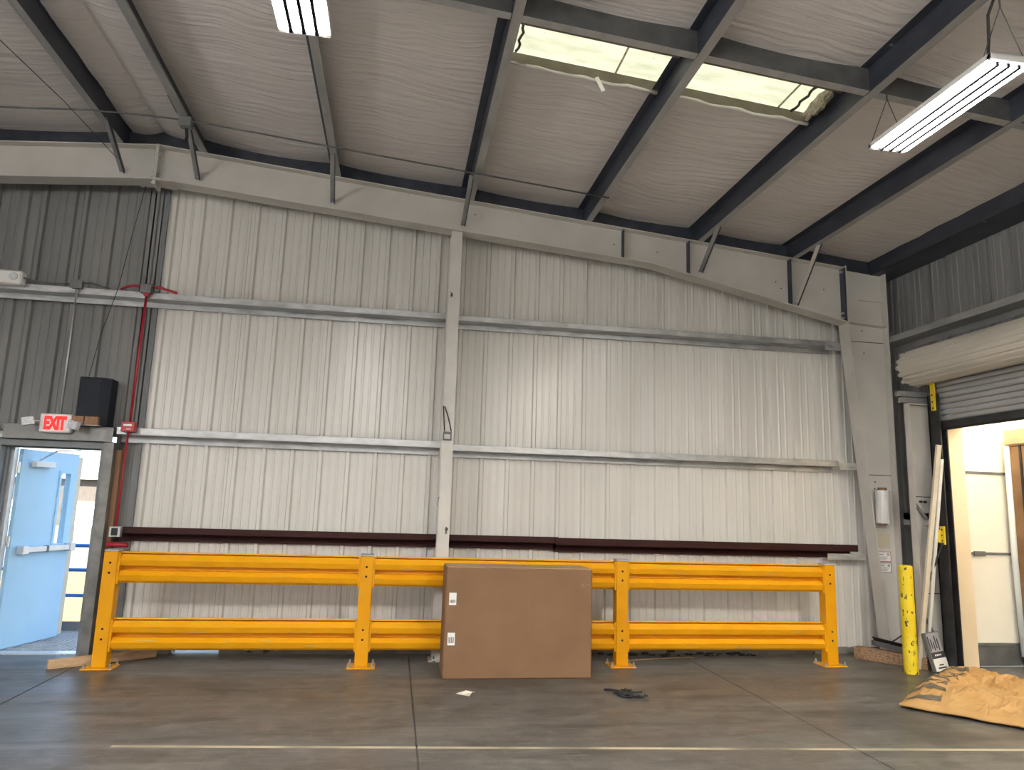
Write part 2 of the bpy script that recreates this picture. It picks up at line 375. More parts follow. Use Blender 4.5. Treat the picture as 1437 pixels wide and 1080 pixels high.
# ------------------------------------------------------------------ right wall with the dock opening
DY0, DY1, DZ = 4.30, 7.455, 3.02
wr = MB()
wr.box(6.29, 6.33, DY1+.02, 8.47, 0, 4.85); wr.box(6.29, 6.33, DY0, DY1+.02, DZ, 4.85); wr.box(6.29, 6.33, YB, DY0, 0, 4.85)
wall_right = struct(wr.build('wall_right', 'shell'))
def side_panel(y0, y1, z0):
    mb = MB(); prof = panel_profile(y1-y0, -1); n = len(prof); zt_ = 4.86
    mb.add([(XR-d, y0+y, z0) for y, d in prof]+[(XR-d, y0+y, zt_) for y, d in prof], [(i, i+1, i+1+n, i+n) for i in range(n-1)])
    return mb.build('wall_panel', 'oldpanel', wall_right)
y = 8.38
while y > YB+.1:
    a, b = y-.9144, y-.003
    if b > DY1 and a < DY1: side_panel(DY1+.02, b, .02); side_panel(a, DY1+.017, DZ)
    elif b > DY0 and a < DY0: side_panel(DY0, b, DZ); side_panel(a, DY0-.003, .02)
    else: side_panel(a, b, DZ if DY0 < (a+b)/2 < DY1 else .02)
    y -= .9144
struct(box(XL-.05, XL, YB, 8.46, -.3, 4.95).build('wall_left', 'shell'))
wf = MB(); wf.prism([(XL, 0), (XR, 0), (XR, zi(XR)+.1), (RIDGE, zi(RIDGE)+.1), (XL, zi(XL)+.1)], 'y', YB-.05, YB)
struct(wf.build('wall_front', 'shell'))

# ------------------------------------------------------------------ ceiling: vinyl-faced insulation between the purlins
PUR = [-10.6, -9.12, -7.65, -6.18, -4.70, -3.22, -2.285, -.815, .722, 2.147, 3.56, 4.80]   # outer edge of lower flange
SKY_Y0, SKY_Y1 = 4.99, 5.46
def web_x(px): return px-.07 if px > RIDGE else px+.07
edges = [XL] + [web_x(p) for p in PUR] + [XR]
ceiling = struct(MB().prism([(XL, zi(XL)+.22), (RIDGE, zi(RIDGE)+.22), (-.02, zi(-.02)+.22), (-.02, zi(-.02)+.24), (RIDGE, zi(RIDGE)+.24), (XL, zi(XL)+.24)], 'y', YB, 8.46)
    .prism([(-.02, zi(-.02)+.22), (XR, zi(XR)+.22), (XR, zi(XR)+.24), (-.02, zi(-.02)+.24)], 'y', YB, 4.30)
    .prism([(-.02, zi(-.02)+.22), (XR, zi(XR)+.22), (XR, zi(XR)+.24), (-.02, zi(-.02)+.24)], 'y', 6.20, 8.46)
    .prism([(-.02, zi(-.02)+.22), (.40, zi(.40)+.22), (.40, zi(.40)+.24), (-.02, zi(-.02)+.24)], 'y', 4.30, 6.20)
    .prism([(4.10, zi(4.10)+.22), (XR, zi(XR)+.22), (XR, zi(XR)+.24), (4.10, zi(4.10)+.24)], 'y', 4.30, 6.20).build('ceiling', 'shell'))
def insul(x0, x1, y0, y1, hole=None):
    fine = y1 > 2.5 and x1 > -5
    nx = 14 if fine else 6
    ny = max(2, int((y1-y0)/(.06 if fine else .4)))
    mb = MB(); vs = []; fs = []
    mid = (x0+x1)/2 < RIDGE < x1 or x0 < RIDGE < x1
    for j in range(ny+1):
        yy = y0+(y1-y0)*j/ny
        for i in range(nx+1):
            u = i/nx; xx = x0+(x1-x0)*u
            s = math.sin(math.pi*u)
            z = zi(xx) - .034*s**.8
            if fine:
                p = Vector((xx*.45, yy*2.6+.5*noise.noise(Vector((xx*.8, yy*.5, 3))), 0))
                z += s*(.014*noise.noise(p)+.02*noise.noise(Vector((xx*.3, yy*.7, 7)))) 
                q = noise.noise(Vector((xx*.7, yy*5+.8*math.sin(xx*1.3), 1.7)))
                z -= .016*s*max(0, 1-abs(q)*5)*max(0, noise.noise(Vector((xx, yy*.8, 9)))+.25)
            vs.append((xx, yy, z))
    for j in range(ny):
        for i in range(nx):
            a = j*(nx+1)+i; fs.append((a, a+1, a+nx+2, a+nx+1))
    mb.add(vs, fs); return mb.build('insulation_sheet', 'vinyl', ceiling, smooth=True)
for a, b in zip(edges[:-1], edges[1:]):
    if a < RIDGE < b:
        insul(a, RIDGE, YB, 2.5); insul(RIDGE, b, YB, 2.5); insul(a, RIDGE, 2.5, 8.44); insul(RIDGE, b, 2.5, 8.44)
    elif .5 < a < 3 and b < 3.6:
        insul(a, b, YB, 2.5); insul(a, b, 2.5, 4.86); insul(a, b, SKY_Y1, 8.44)
    else:
        insul(a, b, YB, 2.5); insul(a, b, 2.5, 8.44)

# skylights: two ribbed fibreglass panes in wells between purlins
for k, (x0, x1) in enumerate(((.73, 2.05), (2.16, 3.46))):
    xm = (x0+x1)/2
    t = thing('skylight', ['translucent skylight pane between purlins with a loose white strip at its edge',
                           'translucent skylight pane with torn fibreglass batt at one corner'][k], 'skylight', (xm, 5.2, zi(xm)), 'roof skylights')
    mb = MB(); vs = []; fs = []; n = 24
    for i in range(n+1):
        pa, pb = ((.655, 2.074), (2.074, 3.487))[k]; xx = pa+(pb-pa)*i/n
        for yy in (4.62, 5.85): vs.append((xx, yy, zi(xx)+.065+.003*math.sin(yy*9)))
    fs = [(2*i, 2*i+2, 2*i+3, 2*i+1) for i in range(n)]
    mb.add(vs, fs).build('pane', 'skylight', t)
    xs = x0+.93 if k == 0 else x1-.30
    MB().prism([(xs, zi(xs)+.052), (xs+.015, zi(xs+.015)+.052), (xs+.015, zi(xs+.015)+.06), (xs, zi(xs)+.06)], 'y', 4.82, 5.58).build('pane_lap', 'creampaint', t)
    # well sides
    for yy, nm in ((SKY_Y1, 'well_side'), (4.96, 'well_side')):
        MB().prism([(x0, zi(x0)-.03), (x1, zi(x1)-.03), (x1, zi(x1)+.062), (x0, zi(x0)+.062)], 'y', yy, yy+.02).build(nm, 'wellboard', t)
    # rolled insulation edge below the far side
    pts = [(x0+(x1-x0)*i/10, SKY_Y1+.012+.006*math.sin(i*2.1+k), zi(x0+(x1-x0)*i/10)-.028-.01*math.sin(math.pi*i/10)+.006*math.sin(i*1.7)) for i in range(11)]
    MB().tube(pts, .016, 6).build('insulation_hem', 'vinyl', t, smooth=True)
    if k == 0:
        MB().tube([(x0+.075+.012*math.sin(j*1.9), 4.99+j*.05, zi(x0)+.052) for j in range(10)], .012, 6).build('sealant_bead', 'cord', t)
        MB().bar((1.50, SKY_Y1-.01, zi(1.5)-.02), (1.56, SKY_Y1-.02, zi(1.5)-.15), .035, .004, (0, 1, 0)).build('loose_strip', 'label', t)
    else:
        MB().tube([(x1-.17+.012*math.sin(j*1.9), 4.99+j*.05, zi(x1)+.052) for j in range(10)], .012, 6).build('sealant_bead', 'cord', t)
        mb = MB(); rows = []
        for j in range(13):
            yy = 5.02+.036*j
            for i in range(9):
                a = 2*math.pi*i/9; rr = .055*math.sin(math.pi*(j+.6)/13.2)**.5*(1+.7*noise.noise(Vector((i*.9, j*.55, 3))))
                rows.append((x1-.045+rr*math.cos(a)*.75, yy, zi(x1)+.015+rr*math.sin(a)*1.3))
        mb.add(rows, [(j*9+i, j*9+(i+1) % 9, (j+1)*9+(i+1) % 9, (j+1)*9+i) for j in range(12) for i in range(9)])
        mb.build('torn_batt', 'batt', t)

# ------------------------------------------------------------------ steel: purlins
def purlin(px, y0, y1, label):
    s = 1 if px > RIDGE else -1; z = zt(px-.035*s); wx = px-.075*s
    t = thing('roof_purlin', label, 'purlin', (px, (y0+y1)/2, z), 'roof purlins')
    box(min(wx, wx+.004*s), max(wx, wx+.004*s), y0, y1, z, z+.203).build('web', 'purlinweb_shade', t)
    mb = MB(); mb.box(min(wx, px), max(wx, px), y0, y1, z-.004, z)
    mb.box(min(px-.003*s, px), max(px-.003*s, px), y0, y1, z, z+.02)
    mb.build('lower_flange', 'galvdark', t)
    box(min(wx, wx-.07*s), max(wx, wx-.07*s), y0, y1, z+.199, z+.203).build('upper_flange', 'purlinweb_shade', t)
    return t
PL = {-3.22: 'galvanized roof purlin on the left-hand slope just past the ridge', -2.285: 'galvanized roof purlin next to the ridge, carrying the grey junction box',
      -.815: 'galvanized roof purlin directly above the shorter-looking end-on tube light', .722: 'galvanized roof purlin along the skylight with the loose strip',
      2.147: 'galvanized roof purlin running between the two skylights', 3.56: 'galvanized roof purlin carrying the tube light cable, beside the torn batt',
      4.80: 'galvanized roof purlin nearest the eave of the roll-up door wall'}
for px in PUR:
    purlin(px, YB, 8.42, PL.get(px, 'galvanized roof purlin %s from the ridge on the slope over the dark wall' % {-10.6: 'sixth', -9.12: 'fifth', -7.65: 'fourth', -6.18: 'third', -4.70: 'second'}.get(px)))
mb = MB(); mb.box(5.86, 5.865, YB, 8.42, 4.69, 4.90); mb.box(5.86, 6.24, YB, 8.42, 4.69, 4.694); mb.box(5.86, 5.95, YB, 8.42, 4.895, 4.90)
tag(mb.build('eave_strut', 'purlinweb_shade'), 'galvanized eave strut where the roof meets the roll-up door wall', 'beam')
# headers between purlins at the near side of the skylights
hx = [(-.745, .64), (.725, 2.07), (2.15, 3.48), (3.56, 4.72), (4.80, 5.85)]
HL = ['grey steel header between the tube light purlin and skylight purlin', 'grey steel header along the skylight with the loose strip', 'grey steel header along the skylight with the torn batt',
      'grey steel header passing behind the tube light on cables', 'grey steel header between last purlin and eave strut']
for (a, b), lab in zip(hx, HL):
    xm = (a+b)/2
    t = thing('skylight_header', lab, 'beam', (xm, 4.69, zt(xm)), 'headers between purlins')
    for nm, y0, y1, o0, o1, m_ in (('web', 4.655, 4.66, .004, .19, 'headergrey'), ('lower_flange', 4.655, 4.725, 0, .004, 'galvdark'), ('upper_flange', 4.66, 4.725, .186, .19, 'headergrey')):
        MB().prism([(a, zt(a)+o0), (b, zt(b)+o0), (b, zt(b)+o1), (a, zt(a)+o1)], 'y', y0, y1).build(nm, m_, t)

for x0_, x1_, lab in ((RIDGE, 5.85, 'dark rake strip added for shade along the wall top above the white liner panels'), (XL, RIDGE, 'dark rake strip added for shade along the wall top above the dark panels')):
    tag(MB().prism([(x0_, zt(x0_)+.002), (x1_, zt(x1_)+.002), (x1_, zi(x1_)-.002), (x0_, zi(x0_)-.002)], 'y', 8.05, 8.08).build('rake_shade_strip', 'purlinweb_shade'), lab, 'channel', 'rake shade strips')  # dark strip added for the deep shade between rafter and ceiling

# ------------------------------------------------------------------ steel: end frame rafter and column
YF, YWEB, YBK = 7.93, 8.03, 8.13
botR = [(RIDGE, 5.055), (2.9, 4.568), (5.447, 4.02)]
botL = [(RIDGE, 5.055), (-8.4, 4.575), (-10.9, 4.02)]
def rafter(bot, sgn, name, label):
    t = thing(name, label, 'beam', ((bot[0][0]+bot[-1][0])/2, YWEB, 4.4))
    poly = bot + [(bot[-1][0], zt(bot[-1][0])-.004), (RIDGE+.0*sgn, zt(RIDGE)-.004)]
    MB().prism(poly, 'y', YWEB-.004, YWEB+.004).build('web', 'white', t)
    mb = MB()
    for (x0, z0), (x1, z1) in zip(bot[:-1], bot[1:]):
        mb.prism([(x0, z0), (x1, z1), (x1, z1+.014), (x0, z0+.014)], 'y', YF, YBK)
    mb.build('bottom_flange', 'white', t)
    x1 = bot[-1][0]
    MB().prism([(RIDGE, zt(RIDGE)-.014), (x1, zt(x1)-.014), (x1, zt(x1)-.002), (RIDGE, zt(RIDGE)-.002)], 'y', YF, YBK).build('top_flange', 'white', t)
    return t
rf = rafter(botR, 1, 'rafter', 'white tapered steel rafter sloping from the ridge down to the corner column')
rl = rafter(botL, -1, 'rafter', 'white tapered steel rafter on the far side of the ridge, above the dark wall')
def bolt(p, d, r, parent, m='galv', L_=.02):
    mb = MB(); p = Vector(p); d = Vector(d); mb.tube([p, p+d*L_], r, 6); return mb.build('bolt', m, parent)
for s, t in ((1, rf), (-1, rl)):
    x0 = RIDGE+.001*s; x1 = RIDGE+.016*s
    MB().box(min(x0, x1), max(x0, x1), YF-.0, YBK, 4.99, zt(RIDGE)+.0).build('splice_plate', 'white', t)
    for z in (5.40, 5.34, 5.14, 5.08, 5.02):
        bolt((RIDGE+.016*s, 7.965, z), (s, 0, 0), .013, t, L_=.022)
        if s == 1: pass
    MB().prism([(RIDGE+.002*s, 5.037), (RIDGE+.19*s, 5.037-.016), (RIDGE+.19*s, 5.053-.016), (RIDGE+.002*s, 5.053)], 'y', YF-.03, YBK).build('splice_flange', 'white', t)
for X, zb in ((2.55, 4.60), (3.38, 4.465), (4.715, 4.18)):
    box(X-.005, X+.005, YF+.012, YWEB, zb+.01, zt(X)-.016).build('web_stiffener', 'purlinweb_shade', rf)  # dark colour stands in for the unlit sides of the plates
col = thing('frame_column', 'white tapered steel corner column beside the yellow bollard', 'column', (5.8, YWEB, 0))
inn = [(5.80, 0.0), (5.447, 4.02)]
MB().prism([(5.80, .012), (5.995, .012), (5.995, zt(6.0)-.005), (5.449, zt(5.45)-.005), (5.447, 4.02)], 'y', YWEB-.004, YWEB+.004).build('web', 'white', col)
MB().prism([(5.80, 0), (5.447, 4.02), (5.459, 4.02), (5.812, 0)], 'y', YF, YBK).build('inner_flange', 'white', col)
box(5.99, 6.004, YF, YBK, 0, zt(6.0)).build('outer_flange', 'white', col)
box(5.447, 5.463, YF-.0, YBK, 4.02, zt(5.45)+.02).build('end_plate', 'white', col)
box(5.425, 5.445, YF-.0, YBK, 4.03, zt(5.45)+.0).build('end_plate', 'purlinweb_shade', rf)  # coloured dark for its unlit side
for z in (4.74, 4.68, 4.14, 4.08):
    bolt((5.425, 7.97, z), (-1, 0, 0), .016, rf, L_=.028)
MB().prism([(5.463, 4.030), (5.99, 3.995), (5.99, 4.007), (5.463, 4.042)], 'y', YF+.01, YWEB).build('stiffener', 'white', col)
box(5.68, 5.99, YWEB-.03, YWEB-.004, 4.338, 4.35).build('stiffener', 'white', col)
for z, a in ((3.80, 5.48), (2.14, 5.645)):
    box(a, 5.99, YWEB-.007, YWEB-.004, z, z+.008).build('weld_seam', 'hole', col)
for (x_, z_) in ((5.70, 3.95), (5.71, 3.66), (5.76, 1.98), (5.77, 2.06)):
    MB().tube([(x_, YWEB-.006, z_), (x_, YWEB-.003, z_)], .009, 8).build('bolt_hole', 'hole', col)
for (x_, z_) in ((3.0, 4.75), (4.55, 4.50), (4.62, 4.42), (5.20, 4.45), (.75, 5.02), (2.45, 4.80)):
    MB().tube([(x_, YWEB-.006, z_), (x_, YWEB-.003, z_)], .008, 8).build('bolt_hole', 'hole', rf)
MB().prism([(5.77, YF-.02), (6.04, YF-.02), (6.04, YBK+.02), (5.77, YBK+.02)], 'z', 0, .012).build('base_plate', 'white', col)
box(5.735, 5.925, YWEB-.0065, YWEB-.004, 1.27, 1.44).build('tape_patch', 'tape', col)
# notices on the column
for k, z in enumerate((1.115, .985)):
    t = thing('notice', ['upper paper notice with a red border on the corner column', 'lower paper notice with dark border on the corner column'][k], 'sign', (5.83, YWEB-.008, z), 'notices on the column')
    box(5.735, 5.925, YWEB-.0075, YWEB-.0055, z, z+.118).build('sheet', 'label', t)
    fr = MB(); f_ = YWEB-.0085
    fr.box(5.735, 5.925, f_, f_+.001, z, z+.006); fr.box(5.735, 5.925, f_, f_+.001, z+.112, z+.118); fr.box(5.735, 5.741, f_, f_+.001, z, z+.118); fr.box(5.919, 5.925, f_, f_+.001, z, z+.118)
    fr.build('border', ['signred', 'ink'][k], t)
    pr = MB(); pr.box(5.752, 5.83, f_, f_+.001, z+.078, z+.092); pr.box(5.875, 5.905, f_, f_+.001, z+.07, z+.1)
    for q in range(3): pr.box(5.752, 5.865+.01*q, f_, f_+.001, z+.02+.016*q, z+.026+.016*q)
    pr.build('print', 'divider', t)

# centre wind column
cc = thing('wind_column', 'white chipped steel column standing mid-wall under the rafter', 'column', (.54, 8.05, 0))
box(.476, .603, 7.95, 7.96, 0, 4.762).build('front_flange', 'whitechip', cc)
box(.535, .543, 7.96, 8.16, 0, 4.762).build('web', 'whitechip', cc)
box(.476, .603, 8.16, 8.17, 0, 4.762).build('back_flange', 'whitechip', cc)
box(.44, .64, 7.93, 8.17, 0, .012).build('base_plate', 'whitechip', cc)

# ------------------------------------------------------------------ girts on the back wall (zee sections, web level)
def girt(x0, x1, zw, up, dn, name, m, label, group=None, yin=8.18):
    mb = MB()
    mb.box(x0, x1, yin, yin+.004, zw, zw+up); mb.box(x0, x1, yin, yin+.02, zw+up-.003, zw+up)
    mb.box(x0, x1, yin, YW-.034, zw-.002, zw+.002); mb.box(x0, x1, YW-.038, YW-.034, zw-dn, zw)
    mb.box(x0, x1, YW-.055, YW-.034, zw-dn, zw-dn+.003)
    return tag(mb.build(name, m), label, 'girt', group)
G1, G2 = 3.765, 2.265
girt(XL, .47, G1, .07, .065, 'wall_girt', 'galv', 'upper galvanized girt crossing the dark wall toward the centre column', 'galvanized wall girts')
girt(.61, 5.44, G1-.005, .065, .065, 'wall_girt', 'galv', 'upper galvanized girt between centre column and corner column', 'galvanized wall girts')
girt(-2.955, .47, G2, .075, .075, 'wall_girt', 'galv', 'middle galvanized girt between doorway and centre column', 'galvanized wall girts')
girt(.61, 5.40, G2-.025, .07, .065, 'wall_girt', 'galv', 'middle galvanized girt between centre column and corner column', 'galvanized wall girts')
girt(XL, -4.13, G2, .075, .075, 'wall_girt', 'galv', 'middle galvanized girt on the hinge side of the doorway', 'galvanized wall girts')
girt(-2.89, 1.87, 1.238, .065, .085, 'wall_girt', 'maroon', 'maroon girt above the guardrail running from the doorway', 'maroon wall girts')
girt(1.84, 5.60, 1.218, .078, .085, 'wall_girt', 'maroon', 'maroon girt above the guardrail ending at the corner column', 'maroon wall girts', yin=8.173)
for zc, x0, x1, lab in ((3.74, 5.20, 5.475, 'upper'), (2.235, 5.10, 5.60, 'middle'), (1.16, 5.18, 5.70, 'maroon')):
    t = thing('girt_clip', 'galvanized clip plate tying the %s girt to the corner column' % lab, 'bracket', ((x0+x1)/2, 8.09, zc), 'girt clips')
    if lab == 'maroon':
        box(x0, x1-.02, 8.150, 8.156, zc-.04, zc+.03).build('plate', 'galv', t); px_ = 5.66
    else:
        box(x1-.22, x1, 8.136, 8.142, zc-.03, zc+.05).build('plate', 'galv', t)
        box(x1-.22, x1, 8.136, 8.17, zc-.034, zc-.03).build('lip', 'galv', t); px_ = x1-.05
    for q in range(3): bolt((px_-.03*q-.02, 8.135 if lab != 'maroon' else 8.149, zc+.01*q-.005), (0, -1, 0), .008, t, L_=.01)

# ------------------------------------------------------------------ flange braces from purlins to the rafter
BR = [((-3.15, 7.45, 5.42), (-3.165, 8.02, 5.13), 'galvdark', 'steel brace from the purlin past the ridge to the rafter'), ((-2.345, 7.45, 5.41), (-2.375, 8.02, 5.13), 'galvdark', 'steel brace below the junction box on the ridge purlin'),
      ((-.865, 7.42, 5.29), (-.895, 8.02, 5.00), 'galvdark', 'steel brace from the end-on light purlin to the rafter'), ((.63, 7.40, 5.165), (.61, 8.02, 4.87), 'galvdark', 'steel brace just above the head of the centre column'),
      ((3.535, 7.45, 4.92), (3.55, 8.02, 4.545), 'galvdark', 'steel brace below the purlin with the torn batt'), ((4.79, 7.45, 4.80), (4.805, 8.02, 4.22), 'white', 'long brace at the knee of the frame, coloured pale for the light on it')]  # knee brace gets the pale colour for the light falling on it
for a, b, m, lab in BR:
    a, b = Vector(a), Vector(b); d = (b-a).normalized()
    t = thing('flange_brace', lab, 'brace', tuple(b), 'flange braces')
    MB().bar(a-d*.05, b, .05, .005, (0, 0, 1)).build('angle_leg', m, t)
    r = d.cross(Vector((0, 0, 1))).normalized()
    MB().bar(a-d*.05+r*.025, b+r*.025, .005, .05, (0, 0, 1)).build('angle_leg', 'purlinweb_shade', t)  # second leg coloured dark as the shaded side of the angle
    bolt(b-d*.03, d.cross(r), .011, t, L_=.018)

# ------------------------------------------------------------------ conduit below the purlins, junction box, ceiling cables
pts = [(-9.0, 7.2, zt(-9)-.02), (-4.7, 7.2, zt(-4.7)-.03), (-3.22, 7.2, zt(-3.22)-.03), (-2.70, 7.2, 5.40), (-2.28, 7.2, zt(-2.28)-.022), (.7, 7.2, zt(.7)-.022), (2.14, 7.2, zt(2.14)-.022)]
tag(MB().tube(pts, .009, 8).build('conduit', 'chain', smooth=True), 'long thin grey conduit strung below the purlins near the rafter', 'conduit')
jb = thing('junction_box', 'grey junction box where the ceiling conduit meets the ridge purlin', 'box', (-2.30, 7.2, 5.38))
box(-2.36, -2.24, 7.15, 7.25, 5.315, 5.415).build('body', 'jbox', jb, bevel=.008)
MB().tube([(-2.34, 7.2, 5.41), (-2.40, 7.19, 5.47), (-2.43, 7.0, 5.53)], .012, 6).build('cable_whip', 'jbox', jb)
MB().tube([(-2.30, 7.22, 5.32), (-2.31, 7.3, 5.27), (-2.33, 7.36, 5.25)], .016, 6).build('cable_clamp', 'black', jb)
tag(MB().tube([(-3.55, 5.6, 5.36), (-3.35, 7.0, 5.34), (-3.15, 7.95, 5.20)], .004, 5).build('ceiling_cable', 'cord'), 'thin black cable dropping across the ceiling to the rafter', 'cable')
tag(MB().tube([(-2.93, 8.10, 5.05), (-3.03, 8.13, 4.4), (-3.10, 8.14, 3.85), (-3.22, 8.14, 3.3), (-3.28, 8.14, 2.86)], .004, 5).build('speaker_wire', 'cord'), 'thin black wire hanging down the dark wall to the speaker', 'cable')

# ------------------------------------------------------------------ tube lights
def light_fixture(x, y0, y1, z, label, group, up=None, tube='tube'):
    t = thing('light_fixture', label, 'light', (x, (y0+y1)/2, z), group)
    hw = .15
    mb = MB(); mb.box(x-hw, x+hw, y0, y1, z+.028, z+.036)
    mb.prism([(x-hw, z), (x-hw-.004, z), (x-hw-.004, z+.036), (x-hw, z+.036)], 'y', y0, y1)
    mb.prism([(x+hw, z), (x+hw+.004, z), (x+hw+.004, z+.036), (x+hw, z+.036)], 'y', y0, y1)
    mb.box(x-.07, x+.07, y0+.1, y1-.1, z+.036, z+.075)
    mb.build('housing', 'fixture', t)
    for yy in (y0, y1-.035): box(x-hw-.004, x+hw+.004, yy, yy+.035, z-.004, z+.036).build('end_plate', 'fixture', t, bevel=.004)
    for k in range(4):
        xx = x-hw+.0375+.075*k
        MB().tube([(xx, y0+.04, z+.008), (xx, y1-.04, z+.008)], .024, 12).build('led_tube', tube, t, smooth=True)
        for yy in (y0+.035, y1-.06): box(xx-.014, xx+.014, yy, yy+.022, z-.006, z+.028).build('tube_socket', 'fixture', t)
    for k in range(3):
        xx = x-hw+.075+.075*k
        MB().prism([(xx-.0125, z+.028), (xx+.0125, z+.028), (xx+.0105, z-.024), (xx-.0105, z-.024)], 'y', y0+.036, y1-.036).build('louver', 'louver', t)
    for yy in (y0+.06, y1-.04):
        hook = (x+.0, yy, up)
        MB().tube([(x-hw, yy, z+.036), (x, yy, up-.10)], .0035, 5).build('hanger_cable', 'chain', t)
        MB().tube([(x+hw, yy, z+.036), (x, yy, up-.10)], .0035, 5).build('hanger_cable', 'chain', t)
        MB().tube([(x, yy, up-.11), (x, yy, up+.01)], .006, 6).build('hanger_clip', 'chain', t)
    MB().tube([(x-.06, y0+.12, z+.07), (x-.11, y0+.05, z+.16), (x-.13, y0+.02, z+.30), (x-.08, y0+.0, z+.44), (x-.02, y0+.0, up-.005)], .009, 6).build('power_cord', 'cord', t)
    return t
LGRP = 'four-tube lights'
light_fixture(3.567, 3.46, 4.62, 4.40, 'lit four-tube light hung on cables from the purlin beside the torn batt', LGRP, up=zt(3.53))
light_fixture(-.69, 2.92, 4.09, 4.40, 'lit four-tube light hung from the narrow purlin between ridge and skylights', LGRP, up=zt(-.8))
for x_, lab in ((-6.1, 'the left bay'), (-.69, 'the middle bay'), (3.567, 'the dock door bay')):
    light_fixture(x_, -.9, .27, 4.40, 'added unseen four-tube light over the open hall floor in '+lab, LGRP, up=zt(x_), tube='dockfill' if x_ > 3 else 'hallfill')  # out-of-view fixtures added as fill light for walls and floor
def fill_batten(x, y0, y1, z, label):
    t = thing('fill_batten_light', label, 'light', (x, (y0+y1)/2, z), 'added fill lights')
    box(x-.03, x+.03, y0, y1, z+.05, z+.09).build('spine', 'fixture', t)
    for s_ in (-1, 1):
        MB().tube([(x+.055*s_, y0+.03, z), (x+.055*s_, y1-.03, z)], .019, 10).build('led_tube', 'fill_batten', t, smooth=True)
        for yy in (y0, y1-.03): box(x+.055*s_-.022, x+.055*s_+.022, yy, yy+.03, z-.022, z+.06).build('tube_socket', 'fixture', t)
    for yy in (y0+.2, y1-.2): MB().tube([(x, yy, z+.09), (x, yy, zt(x)+.01)], .004, 5).build('hanger_cable', 'chain', t)
for x_, y_, lab in ((-6.18, 1.0, 'beside the four-tube light of the left bay'), (-.85, -2.4, 'behind the four-tube light of the middle bay'), (-9.12, -2.6, 'over the outermost left bay'),
                    (-6.18, -5.2, 'far down the left bay'), (-.85, -5.2, 'far down the middle bay'), (3.52, -5.2, 'far down the dock door bay')):
    fill_batten(x_, y_, y_+1.2, 3.75, 'added unseen two-tube fill light '+lab)  # added out of view to brighten the walls and ceiling

# ------------------------------------------------------------------ guardrail
YP = 7.66
PX = [-2.68, -.243, 2.46, 4.885]
PLAB = ['yellow guardrail end post beside the doorway', 'yellow guardrail post between doorway and cardboard carton', 'yellow guardrail post on the bollard side of the cardboard carton', 'yellow guardrail end post facing the corner column']
def post(x, label):
    t = thing('guardrail_post', label, 'post', (x, YP+.065, 0), 'guardrail posts')
    mb = MB(); mb.box(x-.065, x+.065, YP, YP+.13, .012, 1.085); mb.build('tube', 'postyellow', t, bevel=.006)
    box(x-.067, x+.067, YP-.002, YP+.132, 1.085, 1.105).build('cap', 'cap', t, bevel=.006)
    box(x-.14, x+.14, YP-.055, YP+.185, 0, .013).build('base_plate', 'yellow', t, bevel=.003)
    for dx in (-.115, .115):
        for yy in (YP-.03, YP+.16):
            MB().tube([(x+dx, yy, .013), (x+dx, yy, .055)], .009, 6).tube([(x+dx, yy, .013), (x+dx, yy, .026)], .017, 6).build('anchor_bolt', 'galv', t)
    for z in (.98, .885, .365, .27):
        MB().tube([(x, YP-.0015, z), (x, YP+.02, z)], .011, 10).build('bolt_hole', 'hole', t)
    for s in (-1, 1):
        for z in (.80, .175):
            if (x == PX[0] and s < 0) or (x == PX[-1] and s > 0): continue
            box(min(x+s*.065, x+s*.082), max(x+s*.065, x+s*.082), YP+.012, YP+.12, z-.02, z+.275).build('rail_bracket', 'postyellow', t)
    return t
for x_, l_ in zip(PX, PLAB): post(x_, l_)
RP = [(.300, .022), (.287, .024), (.2855, -.02), (.2765, -.02), (.274, .036), (.224, .074), (.221, .080), (.168, .058), (.164, -.025), (.122, -.025), (.119, .036), (.080, .074), (.077, .080), (.024, .058), (.020, .022), (.004, .020), (.0, .012)]
RAILS = []
BAY = ['doorway bay', 'bay behind the carton', 'bay nearest the corner column']
for k in range(3):
    for z0, nm in ((.785, 'upper'), (.16, 'lower')):
        a, b = PX[k]+.083, PX[k+1]-.083
        front = [(YP+.085-d, z0+z) for z, d in RP]
        back = [(y_+.010, z_) for (y_, z_) in reversed(front)]
        o = MB().prism(front+back, 'x', a, b).build('guardrail_beam', 'yellow')
        tag(o, '%s yellow ribbed guardrail beam in the %s' % (nm, BAY[k]), 'rail', 'guardrail beams')

# ------------------------------------------------------------------ big flat carton leaning on the guardrail
def tilt(mb, y, z, ang):
    return mb.xf(Matrix.Translation((0, y, z)) @ Matrix.Rotation(ang, 4, 'X') @ Matrix.Translation((0, -y, -z)))
ct = thing('cardboard_carton', 'large brown cardboard carton standing against the yellow guardrail', 'carton', (1.25, 7.4, 0))
CY = 7.165
def carton(mb): return mb
CX0, CX1, CH, CT = .535, 1.99, 1.035, .455
xc = 1.355
MB().box(CX0, CX1, CY, CY+CT, 0.0, CH-.001).build('body', 'kraft', ct, bevel=.012)
for a, b in ((CX0+.012, xc-.001), (xc+.001, CX1-.012)):
    box(a, b, CY+.012, CY+CT-.012, CH-.001, CH+.003).build('top_flap', 'kraftlight', ct)
box(xc-.0012, xc+.0012, CY-.0006, CY+.001, .42, CH-.012).build('seam', 'stud', ct)
for z in (.68, .31):
    lb = carton(box(CX0+.035, CX0+.105, CY-.0015, CY, z, z+.115)).build('label', 'label', ct)
    mb = MB()
    for q in range(6): mb.box(CX0+.043+.009*q, CX0+.047+.009*q+.002*(q % 2), CY-.0022, CY-.0015, z+.02, z+(.05 if z > .5 else .075))
    carton(mb).build('barcode', 'ink', lb)
mb = MB()
